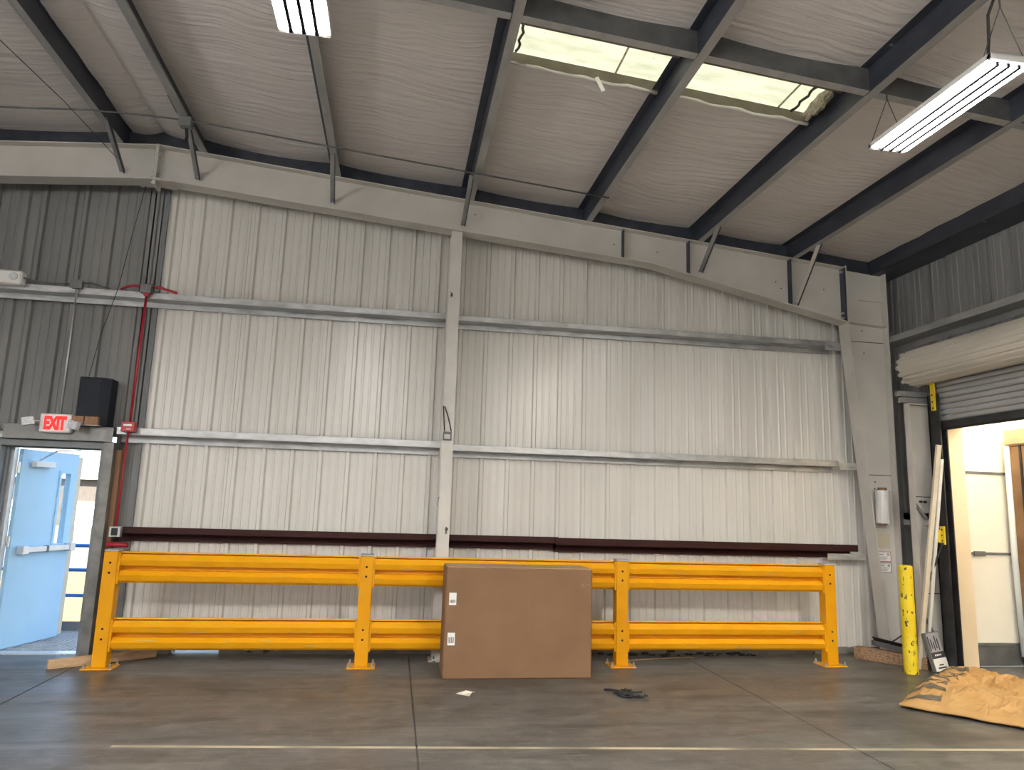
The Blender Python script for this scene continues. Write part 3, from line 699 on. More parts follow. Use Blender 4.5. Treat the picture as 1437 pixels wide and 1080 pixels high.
for q in range(12):
    a = q*math.pi/6; mb.bar((1.895+.026*math.cos(a), CY-.0008, .885+.026*math.sin(a)), (1.895+.026*math.cos(a+.45), CY-.0008, .885+.026*math.sin(a+.45)), .003, .005)
mb.box(1.885, 1.905, CY-.0015, CY, .876, .894); mb.box(1.935, 1.965, CY-.0015, CY, .88, .884); mb.box(1.935, 1.955, CY-.0015, CY, .888, .892)
carton(mb).build('printed_stamp', 'stud', ct)

# ------------------------------------------------------------------ doorway
dr = thing('exit_door', 'pale blue steel exit door standing open onto the landing', 'door', (-4.03, 8.44, .0))
ANG = R(75); HP = Vector((-3.965, 8.475, 0))
def leaf(mb): return mb.xf(Matrix.Translation(HP) @ Matrix.Rotation(ANG, 4, 'Z'))
LW, LT, LH = .87, .045, 2.085
mb = MB(); a0, a1, b0, b1 = .60, .76, 1.05, 1.86     # vision lite opening
mb.box(.0, a0, 0, LT, .015, LH); mb.box(a1, LW, 0, LT, .015, LH); mb.box(a0, a1, 0, LT, .015, b0); mb.box(a0, a1, 0, LT, b1, LH)
leaf(mb).build('leaf', 'doorblue', dr)
leaf(box(LW, LW+.075, .008, LT-.008, .03, LH-.03)).build('latch_edge', 'creampaint', dr)
fr = MB(); e = .022
fr.box(a0-e, a0+e*.4, -.012, LT+.012, b0-e, b1+e); fr.box(a1-e*.4, a1+e, -.012, LT+.012, b0-e, b1+e); fr.box(a0, a1, -.012, LT+.012, b0-e, b0+e*.4); fr.box(a0, a1, -.012, LT+.012, b1-e*.4, b1+e)
lf = leaf(fr).build('lite_frame', 'doorblue', dr)
leaf(box(a0, a1, LT/2-.003, LT/2+.003, b0, b1)).build('glass', 'glass', lf)
pb = leaf(box(.10, .80, -.075, -.035, .985, 1.045)).build('panic_bar', 'alu', dr, bevel=.006)
for xx in (.09, .80): leaf(box(xx, xx+.09, -.08, 0, .97, 1.06)).build('bar_mount', 'alu', pb, bevel=.006)
leaf(box(.44, .47, -.08, -.034, .98, 1.05)).build('bar_insert', 'jbox', pb)
cl = leaf(box(.13, .42, -.075, 0, 1.90, 1.965)).build('door_closer', 'fixture', dr, bevel=.006)
MB().bar(HP+Vector((.10, .17, 1.975)), (-3.60, 8.40, 2.07), .025, .008).build('closer_arm', 'alu', cl)
MB().bar((-3.60, 8.40, 2.07), (-3.35, 8.36, 2.085), .025, .008).build('closer_arm', 'alu', cl)
for z in (.22, 1.05, 1.83): MB().tube([(-3.985, 8.465, z), (-3.985, 8.465, z+.115)], .016, 8).build('hinge', 'alu', dr)
d1 = MB()
d1.box(-3.09, -3.05, 8.20, 8.45, 0, 2.17); d1.box(-4.10, -4.055, 8.20, 8.45, 0, 2.17); d1.box(-4.055, -3.09, 8.20, 8.45, 2.105, 2.17)
d1.box(-3.105, -3.09, 8.30, 8.36, 0, 2.105); d1.box(-4.055, -4.04, 8.30, 8.36, 0, 2.105); d1.box(-4.04, -3.105, 8.30, 8.36, 2.09, 2.105)
door1 = struct(d1.build('door_1', 'doorframe'))
box(-4.055, -4.0, 8.37, 8.455, .012, 2.105).build('hinge_jamb', 'alu', door1)
box(-3.05, -2.958, 8.165, 8.425, 0, 2.17).build('buck_post', 'galvdull', door1)
box(-4.19, -4.10, 8.165, 8.425, 0, 2.17).build('buck_post', 'galvdull', door1)
box(-4.055, -3.09, 8.33, 8.47, -.018, .012).build('threshold', 'alu', door1)
hd = MB(); hd.box(-4.03, -2.975, 8.15, 8.154, 2.172, 2.33); hd.box(-4.03, -2.975, 8.15, 8.36, 2.172, 2.176); hd.box(-4.03, -2.975, 8.15, 8.36, 2.326, 2.33)
hd.build('header_channel', 'galvdull', door1)
tag(box(-2.957, -2.905, 8.25, 8.34, 0, 2.10).build('wood_stud', 'stud', bevel=.003), 'brown wooden stud standing beside the doorway post', 'stud')

# exit sign, speaker, alarm devices
ex = thing('exit_sign', 'white exit sign with lit red letters above the doorway', 'sign', (-3.525, 8.12, 2.245))
box(-3.68, -3.37, 8.09, 8.15, 2.245, 2.44).build('housing', 'fixture', ex, bevel=.012)
cu = bpy.data.curves.new('exit_text', 'FONT'); cu.body = 'EXIT'; cu.size = .19; cu.align_x = 'CENTER'; cu.extrude = .002; cu.offset = .011; cu.space_character = .93
to = bpy.data.objects.new('tmp_text', cu); COL.objects.link(to)
bpy.context.view_layer.update()
dg = bpy.context.evaluated_depsgraph_get(); me = bpy.data.meshes.new_from_object(to.evaluated_get(dg))
bpy.data.objects.remove(to); bpy.data.curves.remove(cu)
xs = [v.co.x for v in me.vertices]; ys = [v.co.y for v in me.vertices]; sx = .215/(max(xs)-min(xs)); sy = .145/(max(ys)-min(ys)); cx_ = (max(xs)+min(xs))/2; y0_ = min(ys)
for v in me.vertices:
    x_, y_, z_ = v.co; v.co = ((x_-cx_)*sx, 8.087-z_-8.12, (y_-y0_)*sy+.026)
me.name = 'exit_letters'; me.materials.clear(); me.materials.append(MT['exitred'])
lo_ = bpy.data.objects.new('exit_letters', me); COL.objects.link(lo_); lo_.parent = ex
for s, x_ in ((-1, -3.745), (1, -3.305)):
    h = MB().box(-.055, .055, -.03, .03, -.042, .042).xf(Matrix.Translation((x_, 8.00, 2.345 if s < 0 else 2.325)) @ Matrix.Rotation(-.35*s, 4, 'Z') @ Matrix.Rotation(.25*s, 4, 'Y'))
    hh = h.build('lamp_head', 'led', ex, bevel=.005)
    MB().tube([(x_-.03*s, 8.02, 2.35), (-3.525+.14*s, 8.092, 2.36)], .008, 6).build('lamp_arm', 'fixture', ex)
sp = thing('speaker', 'black box speaker standing above the doorway next to the exit sign', 'speaker', (-3.2, 8.2, 2.33))
MB().prism([(-3.355, 8.12), (-3.13, 8.12), (-3.055, 8.17), (-3.055, 8.345), (-3.355, 8.345)], 'z', 2.3305, 2.85).build('cabinet', 'navy', sp, bevel=.004)
MB().prism([(-3.345, 8.1165), (-3.14, 8.1165), (-3.14, 8.12), (-3.345, 8.12)], 'z', 2.36, 2.83).build('grille', 'navy', sp)
for x0, x1 in ((-3.36, -3.245), (-3.235, -3.105)):
    tag(box(x0, x1, 8.055, 8.112, 2.3365, 2.425).build('wood_block', 'stud', bevel=.003), 'short wood block %s in front of the speaker' % ('beside the exit sign' if x0 < -3.3 else 'away from the exit sign'), 'block', 'wood blocks')
tag(box(-3.37, -3.09, 8.05, 8.149, 2.3305, 2.336).build('shelf_plate', 'galv'), 'thin steel shelf plate carrying the wood blocks', 'shelf')
em = thing('emergency_light', 'white emergency light unit with round lens on the upper girt', 'light', (-4.15, 8.1, 3.836))
box(-4.33, -4.035, 8.06, 8.178, 3.79, 3.94).build('housing', 'fixture', em, bevel=.015)
MB().tube([(-4.11, 8.062, 3.872), (-4.11, 8.05, 3.872)], .042, 16).build('lens', 'led', em)
MB().tube([(-4.11, 8.052, 3.872), (-4.11, 8.046, 3.872)], .026, 12).build('lens_cap', 'alu', em)
MB().tube([(-4.25, 8.062, 3.815), (-4.25, 8.056, 3.815)], .006, 8).build('indicator', 'exitred', em)
def pipe(pts, r, m, name, label, cat='conduit', group=None): return tag(MB().tube(pts, r, 8).build(name, m, smooth=True), label, cat, group)
pipe([(-4.035, 8.11, 3.875), (-3.9, 8.14, 3.852), (-3.75, 8.15, 3.848), (-3.58, 8.15, 3.86)], .008, 'chain', 'cable', 'grey cable from the emergency light to the grey junction box', 'cable')
pipe([(-3.46, 8.15, 3.875), (-3.38, 8.15, 3.88), (-3.3, 8.16, 3.862), (-3.2, 8.17, 3.842)], .008, 'chain', 'cable', 'grey cable leaving the grey junction box along the girt', 'cable')
j1 = thing('junction_box', 'grey junction box with a thin bare conduit above the exit sign', 'box', (-3.52, 8.14, 3.81))
box(-3.575, -3.463, 8.115, 8.178, 3.812, 3.90).build('body', 'jbox', j1, bevel=.004); box(-3.582, -3.456, 8.111, 8.115, 3.806, 3.906).build('cover', 'jbox', j1)
pipe([(-3.517, 8.15, 3.812), (-3.515, 8.15, 2.44)], .009, 'alu', 'conduit', 'thin bare steel conduit dropping to the exit sign')
j2 = thing('junction_box', 'dark junction box where red conduits meet on the upper girt', 'box', (-2.81, 8.14, 3.81))
box(-2.87, -2.752, 8.11, 8.178, 3.812, 3.91).build('body', 'jbox', j2, bevel=.004)
MB().prism([(-2.85, 3.812), (-2.77, 3.812), (-2.795, 3.775), (-2.825, 3.775)], 'y', 8.125, 8.165).build('connector', 'red', j2)
pipe([(-2.752, 8.14, 3.885), (-2.68, 8.14, 3.885), (-2.58, 8.15, 3.86), (-2.50, 8.165, 3.842)], .014, 'red', 'conduit', 'short red flexible conduit on the white wall side of the dark box')
pipe([(-2.87, 8.14, 3.885), (-2.95, 8.14, 3.888), (-3.03, 8.15, 3.868), (-3.08, 8.165, 3.842)], .014, 'red', 'conduit', 'short red flexible conduit on the dark wall side of the box')
pipe([(-2.808, 8.15, 3.78), (-2.822, 8.15, 2.39)], .014, 'red', 'conduit', 'red conduit dropping from the dark box to the red pull station')
pu = thing('pull_station', 'red fire alarm pull station on the middle girt', 'alarm', (-2.82, 8.14, 2.28))
box(-2.89, -2.755, 8.10, 8.178, 2.285, 2.39).build('body', 'jred', pu, bevel=.006)
box(-2.865, -2.78, 8.094, 8.10, 2.345, 2.365).build('pull_handle', 'label', pu)
box(-2.835, -2.79, 8.097, 8.10, 2.31, 2.318).build('legend', 'label', pu)
pipe([(-2.826, 8.145, 2.285), (-2.838, 8.15, 1.305)], .011, 'red', 'conduit', 'red conduit dropping from the pull station to the switch box')
sb = thing('switch_box', 'small grey electrical box at the doorway end of the maroon girt', 'box', (-2.83, 8.14, 1.2))
box(-2.885, -2.775, 8.10, 8.165, 1.20, 1.305).build('body', 'alu', sb, bevel=.005)
box(-2.86, -2.80, 8.094, 8.10, 1.215, 1.29).build('faceplate', 'black', sb)
pipe([(-2.91, 8.15, 1.125), (-2.70, 8.15, 1.115)], .025, 'red', 'conduit', 'red conduit stub just below the maroon girt')
# strap buckle hanging on the centre column
bk = thing('strap_buckle', 'grey strap buckle with black cords hung on the centre column', 'buckle', (.53, 7.94, 2.33))
mb = MB(); mb.box(.485, .58, 7.925, 7.945, 2.33, 2.345); mb.box(.485, .58, 7.925, 7.945, 2.40, 2.425); mb.box(.485, .498, 7.925, 7.945, 2.34, 2.40); mb.box(.567, .58, 7.925, 7.945, 2.34, 2.40)
mb.build('frame', 'jbox', bk, bevel=.003)
MB().tube([(.476, 7.94, 2.71), (.484, 7.935, 2.6), (.50, 7.935, 2.43)], .007, 6).build('cord', 'cord', bk)
MB().tube([(.49, 7.94, 2.705), (.53, 7.935, 2.6), (.575, 7.935, 2.43)], .007, 6).build('cord', 'cord', bk)

# ------------------------------------------------------------------ floor clutter by the door
def plank(p, q, wd, h, m, name, label, cat):
    p, q = Vector(p), Vector(q); mb = MB().bar(p+Vector((0, 0, h/2)), q+Vector((0, 0, h/2)), wd, h); return tag(mb.build(name, m, bevel=.003), label, cat)
plank((-3.12, 7.66, .001), (-2.335, 8.22, .001), .042, .085, 'wood', 'lumber_board', 'bare wood board lying on edge behind the guardrail end post', 'board')

# ------------------------------------------------------------------ dock door (right)
rd = thing('rolling_door', 'roll-up steel dock door with a cream coil, nearly fully opened', 'door', (5.97, 5.8, 2.64))
CXc, CZc, CR = 5.985, 3.385, .205
n = 20; ring = []
for i in range(n):
    a = 2*math.pi*i/n
    for da, rr in ((0, CR), (.08, CR+.012), (.22, CR+.012), (.29, CR)):
        ring.append((CXc+rr*math.cos(a+da), CZc+rr*math.sin(a+da)))
nn = len(ring); mb = MB()
vs_ = [(x_, y_, z_) for y_ in (DY0-.1, 7.50) for (x_, z_) in ring]
mb.add(vs_, [(i, (i+1) % nn, (i+1) % nn+nn, i+nn) for i in range(nn)]+[tuple(range(nn)), tuple(range(2*nn-1, nn-1, -1))])
coil = mb.build('coil', 'coil', rd)
for i in range(9):
    a = 2*math.pi*(i+.5)/14+1.6
    rr = CR-.004 if i % 2 else CR-.02
    MB().tube([(CXc+rr*math.cos(a), 7.50, CZc+rr*math.sin(a)), (CXc+rr*math.cos(a), 7.535+.01*(i % 3), CZc+rr*math.sin(a))], .026, 8).build('slat_end_lock', 'coil', coil)
XC = 6.115
for k in range(9):
    z = 2.735+.066*k
    prof = [(XC+.012, z), (XC-.002, z+.006), (XC-.010, z+.02), (XC-.012, z+.033), (XC-.010, z+.046), (XC-.002, z+.058), (XC+.012, z+.064), (XC+.018, z+.064), (XC+.018, z)]
    mb = MB()
    vs_ = [(x_, y_, z_) for y_ in (DY0+.02, 7.315) for x_, z_ in prof]; n = len(prof)
    mb.add(vs_, [(i, (i+1) % n, (i+1) % n+n, i+n) for i in range(n)]+[tuple(range(n)), tuple(range(2*n-1, n-1, -1))]).build('slat', 'slat', rd)
bb = box(XC-.03, XC+.03, DY0+.02, 7.315, 2.655, 2.733).build('bottom_bar', 'guide', rd)
box(XC-.02, XC+.02, DY0+.02, 7.315, 2.635, 2.655).build('rubber_seal', 'black', bb)
mb = MB(); mb.box(6.06, 6.075, 7.25, 7.42, 0, 3.05); mb.box(6.06, 6.19, 7.40, 7.42, 0, 3.05); mb.box(6.14, 6.155, 7.25, 7.40, 0, 3.05)
mb.build('guide_track', 'guide', rd)
mb = MB(); mb.box(6.06, 6.075, DY0-.10, DY0+.06, 0, 3.05); mb.box(6.14, 6.155, DY0-.10, DY0+.06, 0, 3.05); mb.box(6.06, 6.19, DY0-.11, DY0-.09, 0, 3.05); mb.build('guide_track', 'guide', rd)
g = MB(); g.box(6.035, 6.055, 7.28, 7.335, 2.86, 3.16); g.box(6.00, 6.055, 7.275, 7.34, 3.16, 3.175)
yb = g.build('stop_bracket', 'tabyellow', rd)
for z in (2.89, 2.96, 3.04): MB().tube([(6.033, 7.31, z), (6.036, 7.31, z)], .011, 8).build('bolt_hole', 'hole', yb)
g = MB(); g.box(6.035, 6.055, 7.27, 7.33, 1.36, 1.56); g.box(6.0, 6.04, 7.31, 7.33, 1.38, 1.52)
yb = g.build('stop_bracket', 'tabyellow', rd)
for z in (1.40, 1.46, 1.52): MB().tube([(6.033, 7.30, z), (6.036, 7.30, z)], .010, 8).build('bolt_hole', 'hole', yb)
MB().tube([(6.03, 7.29, 1.38), (5.93, 7.42, .95)], .012, 6).build('pull_rope', 'cord', rd)
box(6.19, 6.25, DY0, 7.33, 2.95, 3.10).build('head_plate', 'guide', rd)
for k, z in enumerate((3.06, 2.985)):
    tag(MB().bar((5.80+.04*k, 7.60, z+.03), (6.24, 7.60, z+.03), .05, .06).build('head_channel', 'galv'), ['upper', 'lower'][k]+' short galvanized channel between corner column and dock door', 'beam', 'head channels')
# white jamb channel
jm = thing('door_jamb', 'white steel channel jamb between corner column and dock door', 'column', (6.0, 7.52, 0))
box(5.85, 6.20, 7.548, 7.556, 0, 2.95).build('web', 'white', jm)
box(5.85, 5.858, 7.45, 7.556, 0, 2.95).build('flange', 'white', jm)
box(5.85, 6.20, 7.45, 7.556, 2.95, 2.958).build('top_plate', 'white', jm)
box(5.86, 6.20, 7.542, 7.548, 1.88, 1.888).build('weld_seam', 'hole', jm); box(5.86, 6.20, 7.542, 7.548, .80, .808).build('weld_seam', 'hole', jm)
MB().bar((5.90, 7.53, 1.80), (6.02, 7.50, 1.63), .03, .03).build('diagonal_bar', 'jbox', jm)  # grey diagonal bar across the jamb
for dx in (0, .06): MB().tube([(5.98+dx, 7.546, 1.83-.04*dx), (5.98+dx, 7.52, 1.83-.04*dx)], .014, 6).build('bolt', 'black', jm)
MB().bar((5.90, 7.53, .62), (6.02, 7.51, .38), .022, .022).build('diagonal_bar', 'jbox', jm)
# sidewall girts
def side_girt(y0, y1, zw, label):
    mb = MB(); mb.box(6.02, 6.024, y0, y1, zw, zw+.075); mb.box(6.02, 6.245, y0, y1, zw-.002, zw+.002); mb.box(6.24, 6.245, y0, y1, zw-.07, zw)
    return tag(mb.build('side_girt', 'galvdark'), label, 'girt', 'side wall girts')
side_girt(YB, 8.38, 3.80, 'long dark girt above the roll-up door coil')
tag(MB().box(6.03, 6.24, 7.43, 7.90, 1.62, 1.70).box(6.03, 6.035, 7.43, 7.90, 1.56, 1.70).build('side_girt', 'galvdark'), 'short dark girt stub between column and white jamb at mid height', 'girt', 'side wall girts')
tag(MB().box(6.08, 6.24, 7.56, 7.92, 1.02, 1.10).build('side_girt', 'galvdark'), 'short dark girt stub just above the bollard', 'girt', 'side wall girts')

wb = thing('wall_box', 'white enclosure on the dark wall above the roll-up door coil', 'box', (6.15, 5.9, 3.9))
box(6.12, 6.245, 5.75, 5.99, 3.90, 4.18).build('body', 'fixture', wb, bevel=.02)
box(6.114, 6.12, 5.78, 5.96, 3.93, 4.15).build('cover', 'fixture', wb)
# bollard
bo = thing('bollard', 'scuffed yellow steel bollard standing in front of the corner column', 'bollard', (5.56, 7.305, 0))
MB().tube([(5.56, 7.305, 0), (5.56, 7.305, 1.115)], .072, 24).build('pipe', 'bollard', bo, smooth=False)
MB().tube([(5.56, 7.305, 1.115), (5.56, 7.305, 1.128)], [.070, .05], 24).build('cap', 'bollard', bo)
# trim strips leaning in the jamb
tag(MB().bar((5.80, 7.50, .0), (6.015, 7.235, 2.46), .052, .03, (0, 1, 0)).build('trim_strip', 'pvc'), 'long cream trim strip leaning behind the bollard', 'trim strip')
tag(MB().bar((5.90, 7.505, .0), (6.035, 7.225, 2.30), .034, .018, (0, 1, 0)).build('trim_strip', 'pvcwhite'), 'narrow white trim strip leaning against the door guide', 'trim strip')
# stretch film roll on the column
fr_ = thing('film_roll', 'roll of clear stretch film hung on the corner column', 'film roll', (5.79, 7.93, 1.56))
MB().tube([(5.775, 7.93, 1.565), (5.79, 7.93, 1.955)], .082, 24).build('film', 'filmroll', fr_, smooth=False)
MB().tube([(5.774, 7.93, 1.55), (5.791, 7.93, 1.99)], .05, 16).build('core', 'kraft', fr_)
MB().tube([(5.79, 7.93, 1.97), (5.79, 8.03, 1.97)], .01, 6).build('peg', 'galv', fr_)
# timber block, scrap bracket with cable, printed carton
tag(MB().bar((5.50, 8.13, .075), (5.93, 7.47, .075), .14, .13).xf(Matrix.Translation((-.02, 0, -.01))).build('timber_block', 'timber', bevel=.006), 'old timber block with a dark stamped ring lying behind the bollard', 'timber')
sc = thing('scrap_bracket', 'bent dark grey steel bracket with a black cable lying on the timber block', 'bracket', (5.68, 7.78, .13))
MB().bar((5.62, 8.00, .235), (5.82, 7.66, .195), .10, .008, (0.6, .4, 1)).build('plate', 'guide', sc)
MB().bar((5.575, 7.97, .20), (5.78, 7.63, .163), .008, .055).build('flange', 'headergrey', sc)
MB().bar((5.80, 7.66, .15), (5.86, 7.60, .24), .07, .008).build('tab', 'jbox', sc)
MB().tube([(5.68, 7.85, .19), (5.76, 7.78, .27), (5.82, 7.74, .33), (5.88, 7.70, .345), (5.92, 7.66, .32)], .009, 6).build('cable', 'cord', sc)
pc = thing('printed_carton', 'slim printed carton leaning against the white jamb beside the bollard', 'carton', (5.93, 7.45, 0))
def lean(mb): return mb.xf(Matrix.Translation((5.97, 7.33, 0)) @ Matrix.Rotation(R(8), 4, 'Z') @ Matrix.Rotation(-R(13), 4, 'X') @ Matrix.Rotation(-R(6), 4, 'Y'))
lean(box(-.10, .10, 0, .05, .022, .42)).build('box', 'jbox', pc, bevel=.003)
lean(box(-.092, .092, -.002, 0, .022, .15)).build('white_panel', 'label', pc)
lean(box(-.092, .092, -.002, 0, .15, .215)).build('dark_band', 'ink', pc)
lean(box(-.085, .085, -.002, 0, .215, .41)).build('picture_panel', 'divider', pc)
mb = MB()
for q in range(4): mb.box(-.05+.024*q, -.034+.024*q, -.003, -.002, .175, .192)
lean(mb).build('white_print', 'label', pc)
mb = MB(); mb.box(-.03, .03, -.003, -.002, .075, .088); mb.box(-.055, .06, -.003, -.002, .045, .06); lean(mb).build('dark_print', 'ink', pc)
mb = MB()
for q in range(5): mb.box(-.085+.03*q, -.07+.03*q, -.003, -.002, .23+.02*(q % 2), .38-.03*(q % 3))
lean(mb).build('dark_print', 'ink', pc)

# ------------------------------------------------------------------ dock exterior: pads, trailer, cargo
pd = thing('dock_pad', 'cracked cream dock seal pad lining the far edge of the dock opening', 'dock pad', (6.33, 7.41, 0))
box(6.20, 6.455, 7.372, 7.47, .0, 2.78).build('face', 'pad', pd, bevel=.01)
tag(box(6.335, 6.499, DY0-.3, 7.37, 2.72, 3.15).build('dock_pad', 'pad', bevel=.01), 'cream dock seal header pad above the trailer opening', 'dock pad')
tag(box(6.335, 6.499, DY0-.35, 4.68, .0, 2.719).build('dock_pad', 'pad', bevel=.01), 'added cream side pad blocking sun at the unseen near jamb of the dock', 'dock pad')  # out-of-view pad added to block sun leaking in beside the trailer
tr = thing('trailer', 'open trailer backed to the dock with a bright cream interior', 'trailer', (8.5, 6.0, -.1))
TY0, TY1, TX0, TX1, TZ, TF = 4.6, 7.48, 6.50, 11.5, 2.98, .04
for k in range(3):
    a = TX0+(TX1-TX0)*k/3; b = TX0+(TX1-TX0)*(k+1)/3-.006
    box(a, b, TY1, TY1+.05, TF, TZ).build('wall_panel', 'trailer', tr)
    box(a, b, TY0-.05, TY0, TF, TZ).build('wall_panel', 'trailer', tr)
for z in (1.25, 2.17): box(TX0, TX1, TY1-.012, TY1, z, z+.028).build('logistic_track', 'jbox', tr)
lt_ = box(6.56, 6.70, TY1-.03, TY1-.012, 1.235, 1.29).build('track_fitting', 'jbox', tr)
box(TX0, TX1, TY1-.02, TY1, TF, .25).build('scuff_plate', 'scuff', tr); box(TX0, TX1, TY1-.03, TY1, .255, .285).build('scuff_cap', 'jbox', tr)
box(TX0-.16, TX0, 4.70, TY1-.11, -.06, TF).box(TX0, TX1, TY0, TY1-.11, -.06, TF).box(TX0, TX1, TY1-.11, TY1-.03, -.06, TF).build('floor', 'scuff', tr)
box(TX1, TX1+.05, TY0, TY1, TF, TZ).build('front_wall', 'trailer', tr)
box(TX0, TX1+.05, TY0-.05, TY1+.05, TZ, TZ+.01).build('roof', 'trailerroof', tr)
cg = thing('cargo_stack', 'tall brown carton load wrapped in film inside the trailer', 'cargo', (7.6, 6.0, TF))
box(7.03, 8.2, 4.9, 7.37, TF+.10, 2.50).build('carton', 'cargo', cg, bevel=.015)
box(7.025, 8.2, 4.9, 7.375, TF, TF+.10).build('pallet', 'stud', cg)
box(7.0, 8.25, 4.86, 7.40, 2.50, 2.70).build('top_cover', 'kraftlight', cg, bevel=.02)
MB().tube([(7.035, 7.385, .15), (7.025, 7.395, 1.2), (7.03, 7.385, 2.5)], .035, 8).build('film_wrap', 'film', cg, smooth=True)
box(7.02, 7.03, 7.19, 7.22, TF+.1, 2.5).build('edge_board', 'black', cg)

# crumpled kraft dunnage bag
kb = thing('kraft_bag', 'crumpled brown kraft dunnage bag with black wedge stripes on the floor', 'bag', (5.3, 5.9, 0))
P0 = Vector((4.45, 6.04, 0)); EU = Vector((1.50, 1.22, 0)); EV0 = Vector((.82, -.98, 0)); EV1 = Vector((.34, -1.12, 0)); EV = EV0
NU, NV = 60, 60
def bag_h(u, v):
    e = min(1, u/.16)*min(1, (1-u)/.16)*min(1, v/.12)*min(1, (1-v)/.12)
    e = e**.6
    q = Vector((u*3.2, v*3.0, 0))
    rid = 1-abs(noise.noise(q*1.1+Vector((3, 1, 0))))*2.2
    rid2 = 1-abs(noise.noise(q*2.7+Vector((7, 5, 2))))*2.4
    rid3 = 1-abs(noise.noise(q*5.5+Vector((1, 9, 4))))*2.6
    h = .02 + e*(.08 + .062*rid + .034*rid2 + .014*rid3)
    front = max(0, 1-u/.10); h += .025*front*(.6+noise.noise(Vector((v*4, 1, 5))))
    return max(.012, h)
def bag_p(u, v):
    p = P0+EU*u+EV0.lerp(EV1, u)*v
    p += EU.normalized()*.03*noise.noise(Vector((v*5, .3, 1)))*max(0, 1-u/.15) + EV.normalized()*.04*noise.noise(Vector((u*5, 2.3, 1)))*max(0, 1-v/.15)
    return Vector((p.x, p.y, bag_h(u, v)))
mb = MB(); vs_ = [bag_p(i/NU, j/NV) for j in range(NV+1) for i in range(NU+1)]
fs_ = [(j*(NU+1)+i, j*(NU+1)+i+1, (j+1)*(NU+1)+i+1, (j+1)*(NU+1)+i) for j in range(NV) for i in range(NU)]
mb.add(vs_, fs_)
lowv = [Vector((p.x, p.y, .002+.25*max(0, p.z-.03)*0)) for p in vs_]
mb.add([Vector((p.x, p.y, max(.002, p.z-.012)) if False else (p.x, p.y, .003)) for p in vs_[:1]], [])
def bag_material():
    m = mat('kraft_paper_bag', (.46, .262, .088), (.52, .31, .115), rough=.7, scale=5, bump=.35, bscale=7)
    return m
MT['bag'] = bag_material(); MT['bagink'] = mat('bag_stripe_ink', (.10, .085, .06), (.16, .13, .09), rough=.7, scale=20)
bagtop = mb.build('bag_body', 'bag', kb, smooth=False)
# black wedges printed along the end flap (v small), each a thin decal draped on the bag
def drape(poly, name):
    # poly in (u,v); triangulated quad strip from 4 corners
    (a, b, c, d) = poly; vs_ = []; n = 10; k = 3
    for i in range(n+1):
        for j in range(k+1):
            s, t_ = i/n, j/k
            u = (a[0]*(1-s)+b[0]*s)*(1-t_)+(d[0]*(1-s)+c[0]*s)*t_; v = (a[1]*(1-s)+b[1]*s)*(1-t_)+(d[1]*(1-s)+c[1]*s)*t_
            p = bag_p(u, v); vs_.append((p.x, p.y, p.z+.0035))
    return MB().add(vs_, [(i*(k+1)+j, i*(k+1)+j+1, (i+1)*(k+1)+j+1, (i+1)*(k+1)+j) for i in range(n) for j in range(k)]).build(name, 'bagink', kb)
for q in range(11):
    u0 = .03+.082*q
    drape([(u0, .03), (u0+.012, .25+.015*(q % 2)), (u0+.056, .25), (u0+.018, .03)], 'printed_wedge')
def hem(fn, name):
    pts = [fn(i/40) for i in range(41)]
    MB().tube([(p.x, p.y, p.z-.004) for p in pts], .012, 6).build(name, 'bag', kb)
hem(lambda t_: bag_p(t_, 0), 'hem'); hem(lambda t_: bag_p(0, t_), 'hem')

# litter
s = thing('paper_scrap', 'small torn pale paper scrap on the floor before the carton', 'paper', (.71, 6.62, 0))
mb = MB(); mb.add([(.62, 6.63, .006), (.80, 6.64, .014), (.73, 6.54, .004), (.71, 6.62, .035), (.66, 6.60, .004), (.76, 6.60, .02)], [(0, 3, 4), (3, 1, 5), (4, 3, 5, 2), (0, 1, 3)])
mb.build('sheet', 'scrap', s)
cr = thing('crumpled_strap', 'crumpled black plastic strapping lying on the floor', 'strapping', (2.13, 6.58, 0))
for q in range(9):
    pts = []
    ax, ay = 2.04+random.random()*.18, 6.48+random.random()*.16
    for j in range(8):
        pts.append((ax+.13*noise.noise(Vector((q*1.7, j*.45, 0)))+.014*j, ay-.012*j+.11*noise.noise(Vector((q*2.3, j*.45, 4))), .012+.045*abs(noise.noise(Vector((q, j*.5, 8))))))
    MB().tube(pts, .0075, 5).build('strand', 'black', cr)
MB().tube([(1.985, 6.70, .012), (2.03, 6.66, .02), (2.08, 6.62, .02), (2.13, 6.57, .014), (2.2, 6.52, .02)], .011, 6).build('strand', 'black', cr)
tag(MB().tube([(2.55, 7.95, .006), (3.0, 8.05, .008), (3.45, 8.12, .006)], .005, 5).build('straw_strip', 'wood'), 'thin straw-coloured strip on the floor behind the guardrail', 'strip')

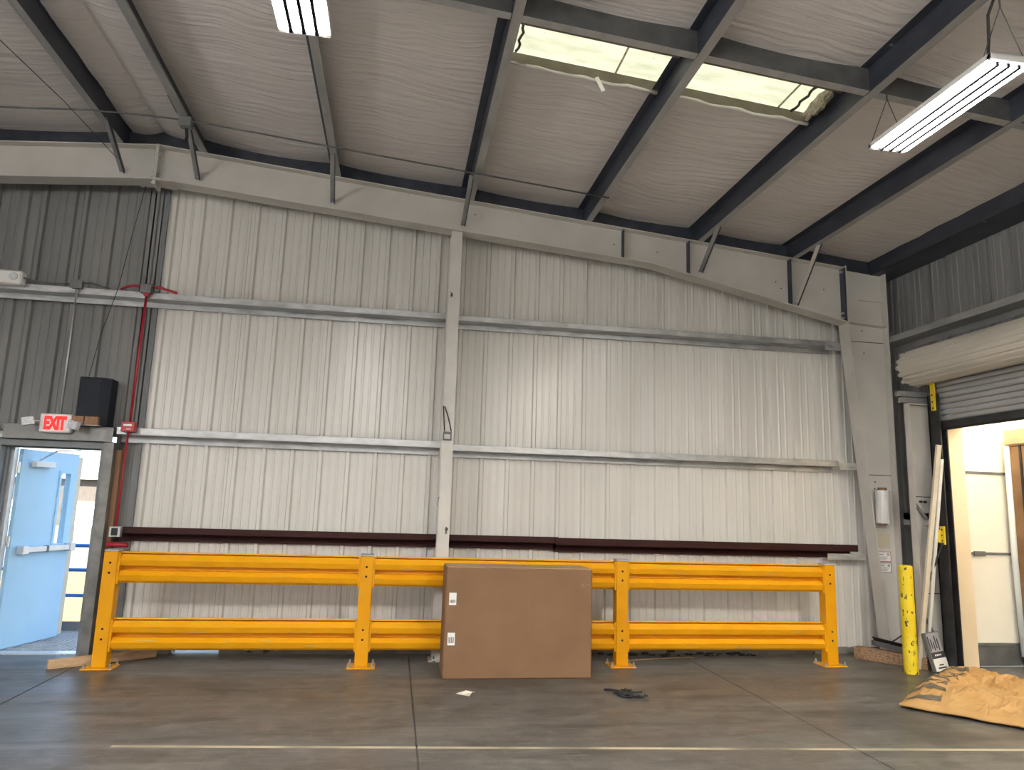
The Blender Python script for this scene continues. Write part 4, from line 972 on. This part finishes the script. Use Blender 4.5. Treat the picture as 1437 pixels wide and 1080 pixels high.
mb = MB()
for q in range(70):
    x_ = .7+random.random()*3.6; y_ = 8.20+random.random()*.14; r_ = .006+random.random()*.016
    mb.bar((x_-r_*2, y_, r_*.5), (x_+r_*2, y_+random.uniform(-.01, .01), r_*.5), r_*1.6, r_)
o = tag(mb.build('floor_debris', 'black'), 'dark crumbs of debris along the wall base behind the guardrail', 'debris'); o['kind'] = 'stuff'
# ------------------------------------------------------------------ outside the exit door
struct(box(-60, 60, 8.48, 120, -1.35, -1.20).build('ground', 'gravel'))
o = box(-60, 40, 18, 30, -1.20, -1.17).build('grass_strip', 'grass'); tag(o, 'strip of dry yellow grass beyond the landing railing', 'grass'); o['kind'] = 'stuff'
gl = thing('landing', 'steel grating landing outside the exit door', 'landing', (-3.6, 9.2, -.1))
for k in range(40): box(-4.9+.06*k, -4.9+.06*k+.012, 8.475, 9.78, -.045, -.005).build('grating_bar', 'grate', gl)
for k in range(22): box(-4.9, -2.55, 8.49+.06*k, 8.50+.06*k, -.03, -.004).build('cross_bar', 'grate', gl)
box(-4.92, -2.53, 9.78, 9.80, -.15, .10).build('toe_plate', 'conc', gl)
for x_ in (-4.9, -2.57): 
    for y_ in (8.52, 9.74): box(x_-.03, x_+.03, y_-.03, y_+.03, -1.2, -.045).build('leg', 'grate', gl)
rl_ = thing('railing', 'blue steel pipe railing around the outside landing', 'railing', (-3.7, 9.72, -.1))
for z in (1.0, .71, .41): MB().tube([(-4.88, 9.75, z), (-2.57, 9.75, z)], .021, 8).build('rail', 'railblue', rl_)
for x_ in (-4.88, -2.57): MB().tube([(x_, 9.75, -.05), (x_, 9.75, 1.02)], .021, 8).build('post', 'railblue', rl_)
tag(box(-9, 2, 11.2, 13.2, -1.2, -.55).build('concrete_ramp', 'conc', bevel=.02), 'pale concrete ramp wall below the landing railing', 'ramp')
fw = thing('far_building', 'low brown warehouse far beyond the landing', 'building', (-34, 72, -1.2))
box(-60, -10, 70, 80, -1.2, 2.9).build('wall', 'farwall', fw)
MB().prism([(-61, 2.9), (-9, 2.9), (-9, 3.1), (-61, 3.1)], 'y', 69.5, 80.5).build('roof', 'shell', fw)
for k in range(5): box(-55+9*k, -51+9*k, 69.9, 70, -1.2, .9).build('dock_door', 'label', fw)
for o in list(bpy.data.objects):
    if '_org' in o: del o['_org']
